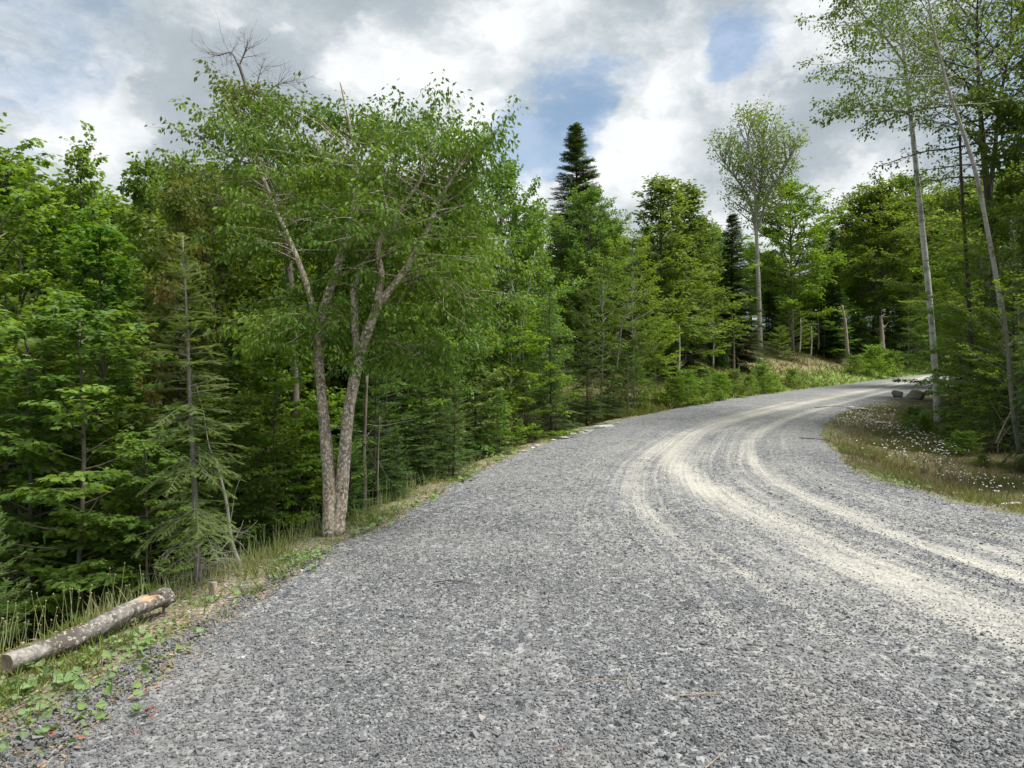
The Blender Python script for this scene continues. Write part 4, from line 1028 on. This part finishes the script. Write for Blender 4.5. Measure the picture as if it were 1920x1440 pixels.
# ------------------------------------------------------------------ the log and small things
# log: flaking bark cylinder, torn open near its raised end
def log_obj():
    a = at_px(18, 1240, 4.25); b = at_px(318, 1118, 5.35)
    r = rs(9); n = 34; base = a.copy(); base[2] = tz(a[0], a[1])
    root = link('fallen_log', None, loc=base)
    t = np.linspace(0, 1, n); P = a + (b - a) * t[:, None] - base
    P[:, 2] += -.02 * np.sin(t * 6) ; P[:, 1] += .012 * np.sin(t * 9)
    w = Acc(); sides = 22
    tn = norm(P[-1] - P[0]); u = norm(np.cross(tn, (0, 0, 1))); v = np.cross(u, tn)
    th = np.linspace(0, 2 * np.pi, sides, endpoint=False)
    rad = .053 + .010 * t + .004 * np.exp(-((t - .3) / .02) ** 2) + .003 * np.sin(t * 41) + .002 * np.sin(t * 23)
    TH = max(th, key=lambda q: -(math.cos(q) * u[1] + math.sin(q) * v[1]) + .7 * (math.cos(q) * u[2] + math.sin(q) * v[2]))
    V = []
    for i in range(n):
        rr_ = rad[i] * (1 + .05 * np.sin(th * 3 + t[i] * 9) + r.normal(0, .045, sides))
        if .70 < t[i] < .97:   # torn strip on the side to the road
            m = np.exp(-((th - TH) / .75) ** 2) * math.sin((t[i] - .70) / .27 * math.pi); rr_ = rr_ * (1 - .42 * m)
        if t[i] > .955: rr_ = rr_ * (1 + .12 * r.normal(size=sides))
        V.append(P[i] + rr_[:, None] * (np.cos(th)[:, None] * u + np.sin(th)[:, None] * v))
    V = np.array(V).reshape(-1, 3)
    i = np.arange(n - 1)[:, None] * sides; j = np.arange(sides)[None]; k = (j + 1) % sides
    q = np.stack([i + j, i + k, i + sides + k, i + sides + j], -1).reshape(-1, 4)
    w.add(V, np.concatenate([q[:, [0, 1, 2]], q[:, [0, 2, 3]]]))
    link('bark', w.mesh('log_bark', M['barklog'], True), root)
    for endi, s_ in ((0, -1), (n - 1, 1)):
        e = Acc(); ring = V[endi * sides:(endi + 1) * sides]; c = P[endi] - tn * s_ * .01
        e.add(np.vstack([ring, c[None]]), [(jj, (jj + 1) % sides, sides) for jj in range(sides)])
        link('cut_end', e.mesh('log_end', M['barksnag']), root)
    sp = Acc()   # bare split wood in the tear
    S0 = P[24:33] + (rad[24:33, None] * .80) * (math.cos(TH) * u + math.sin(TH) * v) * .50
    tube(sp, S0, np.array([.006, .016, .024, .027, .029, .030, .028, .024, .014]), 9, jit=.18, rng=r)
    link('split_wood', sp.mesh('log_split', M['wood']), root)
    for t0, l in ((.70, .10), (.965, .10), (.30, .05)):
        p = a + (b - a) * t0 - base; ln = Acc()
        q = p + tn * .0 - v * .045
        tube(ln, curve(q, (0.05, -.05, -1), l + .02, 4, 0, .05, r), np.linspace(.011, .006, 5), 7)
        link('branch_stub', ln.mesh('log_stub', M['bark'], True), root)
    fl = Acc()
    Q = P[28:33]; tube(fl, Q + v * .05 + u * .01, np.array([.012, .022, .026, .026, .018]), 6, jit=.2, rng=r)
    link('bark_flap', fl.mesh('log_flap', M['barklog']), root)
    tag(root, 'fallen grey log with flaking bark and a torn splintered end on the left verge', 'log')
log_obj()

def rock_mesh(seed, mat, flat=.6, elong=1.4):
    bm_v = []; r = rs(seed)
    import bmesh
    bm = bmesh.new(); bmesh.ops.create_icosphere(bm, subdivisions=3, radius=1)
    pl = [(norm(r.normal(size=3)), r.uniform(.55, .85)) for _ in range(11)]
    for v in bm.verts:
        p = np.array(v.co)
        for nrm, d in pl:
            k = p @ nrm
            if k > d: p = p - nrm * (k - d) * .92
        p = p * (1 + r.normal() * .012); p[0] *= elong; p[2] *= flat
        v.co = p
    me = bpy.data.meshes.new('rock'); bm.to_mesh(me); bm.free(); me.materials.append(M[mat]); return me
def rock(px, py, wpx, mat, label, seed, flat=.55, elong=1.4, Y=None, group=None, off=.0, cat='rock', name='rock'):
    if Y is None: x, Y = gpt(px, py)
    else: x = (px - 960) / FPX * Y
    s = wpx / FPX * Y / 2 / elong
    z = max(tz(x, Y), float(f(Y)) - .04 if off else -99) + (.03 if Y > 9 and not off else 0)
    o = link(name, rock_mesh(seed, mat, flat, elong), loc=(x, Y, z + s * flat * .35)); o.scale = (s, s, s); o.rotation_euler = (0, 0, rr.uniform(-.4, .4))
    return tag(o, label, cat, group)
rock(1683, 743, 24, 'rockbrown', 'dark slab boulder left of a pair on the inner bend', 1, 1.1, 1.15, Y=31.5)
rock(1716, 747, 34, 'rockbrown', 'brown sloping boulder right of a pair on the inner bend', 2, .95, 1.35, Y=31)
rock(1733, 728, 24, 'rockpale', 'small white stone beyond the pair of boulders', 3, Y=34)
rock(1612, 760, 36, 'rock', 'low flat grey stone at the tip of the inner verge', 4, .35, 1.7, Y=24.5)
rock(1594, 758, 22, 'rockpale', 'small pale stone left of the low flat stone', 41, .35, 1.5, Y=25)
rock(1650, 783, 26, 'rockpale', 'flat pale slab among the daisies', 42, .25, 1.8, Y=21.5)
rock(1790, 905, 34, 'rockpale', 'pale flat rock half sunk in the lower daisy patch', 43, .3, 1.8, Y=10.6)
rock(1893, 918, 50, 'rockpale', 'long pale rock at the right edge of the picture', 44, .3, 1.9, Y=9.8)
EDGE = [(985, 847, 22), (1012, 836, 16), (1042, 826, 14), (1060, 823, 26), (1078, 815, 18), (1092, 812, 16), (1105, 810, 24), (1128, 804, 30), (1142, 801, 26), (1163, 796, 14), (1003, 840, 12)]
EL_ = ['pale stone at the end of the verge grass, nearest of the edge stones', 'second nearest of the pale road-edge stones', 'third nearest of the pale road-edge stones', 'flat grey stone amid the pale road-edge row', 'fifth pale stone along the outer road edge',
       'sixth pale stone along the outer road edge', 'upright pale stone along the outer road edge', 'long low stone under the small fir at the road edge', 'long pale stone farther along the outer edge', 'farthest of the pale road-edge stones', 'small pale pebble stone by the nearest edge stone']
for i, (px, py, w) in enumerate(EDGE):
    rock(px - 4, py - 3, w, 'rockpale' if i % 3 else 'rock', EL_[i], 60 + i, .5, 1.5, group='pale stones along the outer road edge', off=1)
rock(245, 1254, 46, 'rocktan', 'tan stone at the gravel edge below the log', 80, .3, 2.0)
rock(614, 1050, 20, 'rocktan', 'small tan stone by the gravel near the cherry foot', 81, .4, 1.6)
rock(568, 1062, 14, 'rockpale', 'small pale stone in the coltsfoot left of the tan one', 82, .5, 1.4)
for i, (px, py, w) in enumerate([(918, 1122, 9), (838, 1010, 10), (964, 890, 8), (1050, 880, 9), (1620, 1318, 26), (1580, 1265, 17), (1660, 1330, 20), (455, 1222, 20), (1742, 1168, 16), (1352, 1130, 12), (1440, 1215, 12), (1745, 1100, 9)]):
    rock(px, py, w, 'rockpale' if i < 5 or i == 7 else 'rock', ['white pebble left of the sticks on the gravel', 'white pebble nearest the verge grass', 'pale pebble in the middle of the road bed', 'pale pebble near the left wheel track', 'largest loose pebble near the bottom of the road', 'light pebble above the largest loose one', 'light pebble right of the largest loose one', 'white pebble near the coltsfoot at the lower left', 'dark lump at the edge of the main dust track', 'grey lump above the faint dust streak', 'grey lump below the faint dust streak', 'small lump inside the main dust track'][i],
         90 + i, .5, 1.3, off=1, group='loose pebbles on the road', cat='pebble', name='pebble')

# small sawn stump beside the old fir
w = Acc(); r = rs(3); sx, sy = gpt(403, 1100); P0 = np.array([[0, 0, -.05], [0, 0, .03], [0, 0, .07], [.003, 0, .10]])
tube(w, P0, [.045, .036, .03, .028], 12, jit=.12, rng=r)
tag(link('stump', w.mesh('stump', M['barksnag']), loc=(sx, sy, tz(sx, sy))), 'small broken stump right of the old fir on the verge', 'stump')

def stick(pts, r0, label, mat='twig', seed=0, fork=0, name='stick'):
    P = []
    for px, py in pts:
        x, y = gpt(px, py); P.append((x, y, float(f(y)) + .012))
    P = np.array(P); base = P[0].copy(); C = cr_spline(P - base, 4); w = Acc(); r = rs(seed)
    tube(w, C, np.linspace(r0, r0 * .4, len(C)), 5, jit=.1, rng=r)
    for k in range(fork):
        q, qd = along(C, r.uniform(.15, .8)); tube(w, curve(q, qd + r.normal(size=3) * np.array([.9, .9, .15]), r.uniform(.05, .13), 4, 0, .12, r), np.linspace(r0 * .5, r0 * .15, 5), 4)
    tag(link(name, w.mesh(name, M[mat]), loc=base), label, 'stick')
stick([(812, 1093), (850, 1090), (888, 1097)], .006, 'short dark stick in the middle of the gravel', 'barkdark', 1, 2)
stick([(560, 1197), (600, 1190), (650, 1178)], .0035, 'thin pale stick on the gravel right of the log', 'twig', 2, 2)
stick([(1072, 1283), (1110, 1275), (1160, 1272)], .003, 'straw-coloured stick left of a forked one on the gravel', 'twig', 3, 2)
stick([(1178, 1262), (1176, 1285), (1195, 1308)], .003, 'bent straw-coloured twig beside the straight one', 'twig', 4, 2)
stick([(1268, 1305), (1305, 1302), (1350, 1298)], .0045, 'forked brown stick with splayed twigs on the near gravel', 'twig', 5, 6)
stick([(1320, 1440), (1345, 1418), (1370, 1395)], .0025, 'thin straw at the bottom of the gravel', 'twig', 6, 1)
stick([(1498, 822), (1530, 824), (1560, 828)], .012, 'dark stick lying at the inner road edge near the coltsfoot', 'barkdark', 7, 3)
stick([(1528, 765), (1560, 762), (1585, 764)], .012, 'dark stick on the road near the low flat stones', 'barkdark', 8, 3)
stick([(395, 1160), (420, 1164), (446, 1160)], .004, 'curved dead stick on the verge right of the log end', 'twig', 9, 3)
# fallen trunk at the far end of the road
Pf = [at_px(1690, 668, 56), at_px(1715, 655, 57), at_px(1742, 648, 58)]; w = Acc()
tube(w, cr_spline(np.array(Pf) - Pf[0], 6), np.linspace(.17, .11, 13), 9, jit=.08, rng=rs(2))
tag(link('fallen_tree', w.mesh('fallen_trunk', M['barkdark'], True), loc=Pf[0]), 'dark fallen trunk lying beyond the end of the road', 'fallen tree')

# ------------------------------------------------------------------ grass, weeds, flowers (ground cover)
GB = ([(0, -.035, 0), (0, .035, 0), (.45, .026, 0), (.45, -.026, 0), (.8, .014, -.06), (.8, -.014, -.06), (1, 0, -.2)], [(0, 1, 2), (0, 2, 3), (3, 2, 4), (3, 4, 5), (5, 4, 6)])
def sample(n, y0, y1, fn, pw=1.0, seed=0, xr=.8):
    r = rs(seed); Y = y0 + (y1 - y0) * r.uniform(0, 1, n) ** pw; X = r.uniform(-1, 1, n) * (xr * Y + 1.5)
    a = sdist(L_, X, Y); b = -sdist(R_, X, Y)
    k = fn(X, Y, a, b, r); return X[k], Y[k], a[k], b[k], r
def blades(name, mat, X, Y, r, h0, h1, per, lean, label, cat, wid=1.0, extra=0):
    n = len(X); X2 = np.repeat(X, per) + r.normal(0, .018, n * per); Y2 = np.repeat(Y, per) + r.normal(0, .018, n * per)
    Z = terrain(X2, Y2); m = n * per
    D = norm(np.stack([r.normal(size=m) * lean, r.normal(size=m) * lean, np.ones(m)], -1)); N = norm(np.stack([r.normal(size=m), r.normal(size=m), .3 * np.ones(m)], -1))
    ac = Acc(); A = np.clip(np.repeat(r.uniform(0, 1, n), per) * .6 + r.uniform(0, .4, m), 0, 1)
    stamp(ac, np.stack([X2, Y2, Z - .005], -1), D, N, np.repeat(r.uniform(h0, h1, n), per) * r.uniform(.6, 1.1, m), GB[0], GB[1], A, width=wid)
    tag(link(name, ac.mesh(name, M[mat])), label, cat, kind='stuff')
X, Y, a, b, r = sample(95000, 3.0, 18, lambda X, Y, a, b, r: (a > .02 + green0(Y) * r.uniform(.5, 1, len(X))) & (a < lipw(Y) + .35) & (r.uniform(0, 1, len(X)) < .10 + .5 * (vnoise(X, Y, 4.5, 51) > .12)), 1.4, 61)
blades('grass', 'grass', X, Y, r, .03, .14, 5, .6, 'short green grass tufts along the left verge', 'grass', 1.1)
X, Y, a, b, r = sample(26000, 3.0, 13, lambda X, Y, a, b, r: (a > lipw(Y) * .62) & (a < lipw(Y) + .45) & (vnoise(X, Y, 2.2, 53) > -.35), 1.3, 62)
blades('tall_grass', 'drygrass', X, Y, r, .10, .26, 3, .22, 'tall straw-coloured grass along the lip of the hollow behind the log', 'grass', .35)
X, Y, a, b, r = sample(115000, 3.5, 26, lambda X, Y, a, b, r: (b > .15) & (b < 5.5) & (r.uniform(0, 1, len(X)) < .25 + .5 * (vnoise(X, Y, 2.6, 55) > .05)), 1.0, 63)
blades('dry_weeds', 'brownweed', X, Y, r, .06, .20, 3, .5, 'brown dried weeds on the inner verge', 'weeds', .6)
X, Y, a, b, r = sample(140000, 3.5, 26, lambda X, Y, a, b, r: (b > .02) & (b < 5.0) & (r.uniform(0, 1, len(X)) < .12 + .7 * (vnoise(X, Y, 2.0, 56) > .08)), 1.0, 64)
blades('green_grass', 'grass', X, Y, r, .05, .18, 3, .5, 'green grass patches between the dry weeds on the inner verge', 'grass', 1.0)
X, Y, a, b, r = sample(70000, 22, 62, lambda X, Y, a, b, r: (((a > .05) & (a < 9) & (r.uniform(0, 1, len(X)) < np.where(a < 2.5, .95, .5) + .6 * (X > 27)))), 1.2, 65)
blades('bank_weeds', 'grass', X, Y, r, .12, .40, 3, .5, 'mixed green weeds covering the far bank', 'weeds', 1.8)
X, Y, a, b, r = sample(30000, 24, 60, lambda X, Y, a, b, r: ((a > .8) & (a < 11)), 1.2, 66)
blades('bank_dead_weeds', 'brownweed', X, Y, r, .10, .35, 3, .7, 'brown dead weeds on the far bank', 'weeds', 1.8)

# seed stalks behind the log
X, Y, a, b, r = sample(9000, 3.2, 12, lambda X, Y, a, b, r: (a > lipw(Y) * .75) & (a < lipw(Y) + .35), 1.3, 71)
ac = Acc(); hd = Acc(); Z = terrain(X, Y)
for i in range(len(X)):
    h = r.uniform(.16, .36); p = np.array([X[i], Y[i], Z[i]]); C = curve(p, (r.normal() * .12, r.normal() * .12, 1), h, 4, 0, .05, r)
    tube(ac, C, [.0021, .002, .0018, .0015, .0013], 3, cap=False, rnd=r.uniform())
    tube(ac, [C[-1], C[-1] + np.array([0, 0, .006]), C[-1] + np.array([0, 0, .014])], [.002, .006, .002], 4, rnd=r.uniform())
tag(link('seed_stalks', ac.mesh('seed_stalks', M['drygrass'])), 'thin seed-headed stalks rising behind the log', 'stalks', kind='stuff')

# coltsfoot: broad round leaves in patches
CF = [(.0, 0)] + [(.5 - .5 * math.cos(t), .52 * math.sin(t) * (1.0 if t < 2.4 or t > 3.9 else .9)) for t in np.linspace(.35, 2 * math.pi - .35, 12)]
CFV = [(x, y * (1 + .10 * math.sin(i * 2.9)), .42 * abs(y) - .25 * (x - .4) ** 2 + .03 * math.sin(i * 2.1)) for i, (x, y) in enumerate(CF)]; CFF = [(0, i + 1, i) for i in range(1, len(CF) - 1)]
ac = Acc(); r = rs(81)
patches = [(120, 1290, .42, 75), (60, 1330, .35, 55), (200, 1240, .30, 45), (245, 1195, .28, 60), (20, 1270, .3, 45), (590, 1040, .22, 50), (560, 1062, .25, 35), (700, 995, .3, 60), (745, 975, .28, 50), (950, 858, .5, 120), (880, 895, .5, 110), (815, 935, .4, 70),
           (30, 1385, .16, 10), (150, 1335, .2, 22), (1570, 815, .55, 80), (1650, 893, .5, 100), (1700, 905, .4, 60), (1620, 845, .4, 50), (425, 1120, .2, 22), (320, 1185, .2, 22), (80, 1235, .3, 35)]
for px, py, rad_, n in patches:
    n = int(n * (.85 if px < 500 else .9))
    cx, cy_ = gpt(px, py)
    X = cx + r.normal(0, rad_ * .6, n); Y = cy_ + r.normal(0, rad_ * .6, n); a = sdist(L_, X, Y); b = -sdist(R_, X, Y)
    k = (a > -.12) & (a < lipw(Y) + .1) if px < 1200 else (b > -.1)
    X, Y = X[k], Y[k]; n = len(X); Z = terrain(X, Y) + r.uniform(.02, .07, n) * (1 if Y.size == 0 or Y.mean() < 12 else 1.4)
    an = r.uniform(0, 6.28, n)
    stamp(ac, np.stack([X, Y, Z], -1), np.stack([np.cos(an), np.sin(an), r.normal(0, .2, n)], -1), norm(np.stack([r.normal(size=n) * .65, r.normal(size=n) * .65 - .1, np.ones(n)], -1)),
          r.uniform(.018, .036, n) + .036 * r.uniform(0, 1, n) ** 3 * (1.0 if cy_ < 9 else 1.2), CFV, CFF, r.uniform(0, 1, n))
tag(link('coltsfoot', ac.mesh('coltsfoot', M['coltsfoot'])), 'pale round coltsfoot leaves in patches along the road edges', 'ground cover', kind='stuff')

# herb leaves low on the verge
X, Y, a, b, r = sample(30000, 3.0, 14, lambda X, Y, a, b, r: (a > green0(Y)) & (a < lipw(Y) + .4) & (vnoise(X, Y, 4.0, 57) > .05), 1.3, 82)
ac = Acc(); n = len(X); an = r.uniform(0, 6.28, n)
stamp(ac, np.stack([X, Y, terrain(X, Y) + r.uniform(.005, .06, n)], -1), np.stack([np.cos(an), np.sin(an), r.normal(0, .3, n)], -1), norm(np.stack([r.normal(size=n) * .4, r.normal(size=n) * .4, np.ones(n)], -1)), r.uniform(.012, .035, n), ROUNDL[0], ROUNDL[1], r.uniform(0, 1, n))
tag(link('low_herbs', ac.mesh('low_herbs', M['grass'])), 'small green herb leaves covering the left verge soil', 'ground cover', kind='stuff')

# dead leaves and chips of litter along both verges and the bank
X, Y, a, b, r = sample(90000, 3.0, 24, lambda X, Y, a, b, r: ((a > -.1) & (a < lipw(Y) + 1.2)) | ((b > 0) & (b < 4) & (r.uniform(0, 1, len(X)) < .35)), 1.4, 84)
ac = Acc(); n = len(X); an = r.uniform(0, 6.28, n)
stamp(ac, np.stack([X, Y, terrain(X, Y) + r.uniform(.003, .018, n)], -1), np.stack([np.cos(an), np.sin(an), r.normal(0, .25, n)], -1), norm(np.stack([r.normal(size=n) * .45, r.normal(size=n) * .45, np.ones(n)], -1)), r.uniform(.010, .040, n), ROUNDL[0], ROUNDL[1], r.uniform(0, 1, n), width=.6)
tag(link('leaf_litter', ac.mesh('leaf_litter', M['litter'])), 'dry tan leaf litter scattered over the verges', 'leaf litter', kind='stuff')

# daisies on the inner verge
ac = Acc(); st = Acc(); r = rs(91)
def patch(px0, py0, px1, py1, n, sx):
    X, Y = [], []
    for _ in range(n):
        t = r.uniform(); g = gpt(px0 + (px1 - px0) * t + r.normal() * sx, py0 + (py1 - py0) * t + r.normal() * sx * .28); X.append(g[0]); Y.append(g[1])
    return np.array(X), np.array(Y)
DX, DY = zip(*[patch(*p) for p in [(1600, 772, 1700, 802, 300, 24), (1560, 790, 1640, 790, 90, 22), (1640, 758, 1700, 768, 90, 22), (1700, 808, 1790, 835, 170, 22), (1640, 830, 1740, 848, 70, 26), (1740, 855, 1900, 905, 110, 22)]])
X = np.concatenate(DX); Y = np.concatenate(DY); b = -sdist(R_, X, Y); k = b > .1; X, Y = X[k], Y[k]
Z = terrain(X, Y); h = r.uniform(.12, .26, len(X)); n = len(X)
NP = 9; PV = [(0, 0, .12)]; PF = []
for i in range(NP):
    a0 = 2 * math.pi * i / NP; b_ = len(PV); PV += [(math.cos(a0 - .22), math.sin(a0 - .22), 0), (math.cos(a0 + .22), math.sin(a0 + .22), 0)]; PF.append((0, b_, b_ + 1))
stamp(ac, np.stack([X, Y, Z + h], -1), np.stack([np.ones(n), r.normal(0, .3, n), r.normal(0, .3, n)], -1), norm(np.stack([r.normal(size=n) * .4, r.normal(size=n) * .4 - .5, np.ones(n)], -1)), r.uniform(.010, .021, n) * np.clip(Y / 15, .55, 1.2), PV, PF)
for i in range(n): tube(st, [(X[i], Y[i], Z[i]), (X[i] + .01, Y[i], Z[i] + h[i])], [.0025, .0018], 3, cap=False)
o = link('daisies', ac.mesh('daisies', M['petal'])); tag(o, 'small white flowers massed on the inner verge of the bend', 'flowers', kind='stuff')
o2 = link('stalk', st.mesh('daisy_stalks', M['brownweed']), o)

# a few reddened leaves and a dry tuft on the near gravel
for i, (px, py, lab) in enumerate([(283, 1335, 'largest cluster of red leaves on the lower left gravel'), (290, 1348, 'red leaf cluster just below the largest one'), (98, 1382, 'red leaves near the bottom left corner'), (157, 1388, 'red leaf right of the corner ones'), (1048, 1405, 'reddish dead leaf at the bottom of the gravel'), (252, 1380, 'dull red leaf on the gravel below the clusters'), (296, 1292, 'small russet leaf above the red clusters')]):
    x, y = gpt(px, py); ac = Acc(); r = rs(200 + i); n = [14, 8, 6, 4, 3, 4, 3][i]; an = r.uniform(0, 6.28, n)
    stamp(ac, np.stack([r.normal(0, .012, n), r.normal(0, .012, n), .014 + r.uniform(0, .02, n)], -1), np.stack([np.cos(an), np.sin(an), r.normal(0, .4, n)], -1), norm(np.stack([r.normal(size=n) * .4, r.normal(size=n) * .4, np.ones(n)], -1)), r.uniform(.012, .022, n), ROUNDL[0], ROUNDL[1], r.uniform(0, 1, n))
    tag(link('red_leaves', ac.mesh('red_leaves', M['redleaf']), loc=(x, y, max(tz(x, y), float(f(y))) )), lab, 'leaves')
x, y = gpt(262, 1330); ac = Acc(); r = rs(300); n = 46; an = r.uniform(0, 6.28, n)
stamp(ac, np.zeros((n, 3)), np.stack([np.cos(an), np.sin(an), r.uniform(.2, 1.2, n)], -1), np.stack([r.normal(size=n) * .3, r.normal(size=n) * .3, np.ones(n)], -1), r.uniform(.03, .06, n), GB[0], GB[1], r.uniform(0, 1, n), width=2)
tag(link('weed_tuft', ac.mesh('weed_tuft', M['coltsfoot']), loc=(x, y, max(tz(x, y), float(f(y))))), 'small silvery weed tuft on the lower left gravel', 'weed')

# vertical pull: nothing at the origin is left unparented or hidden
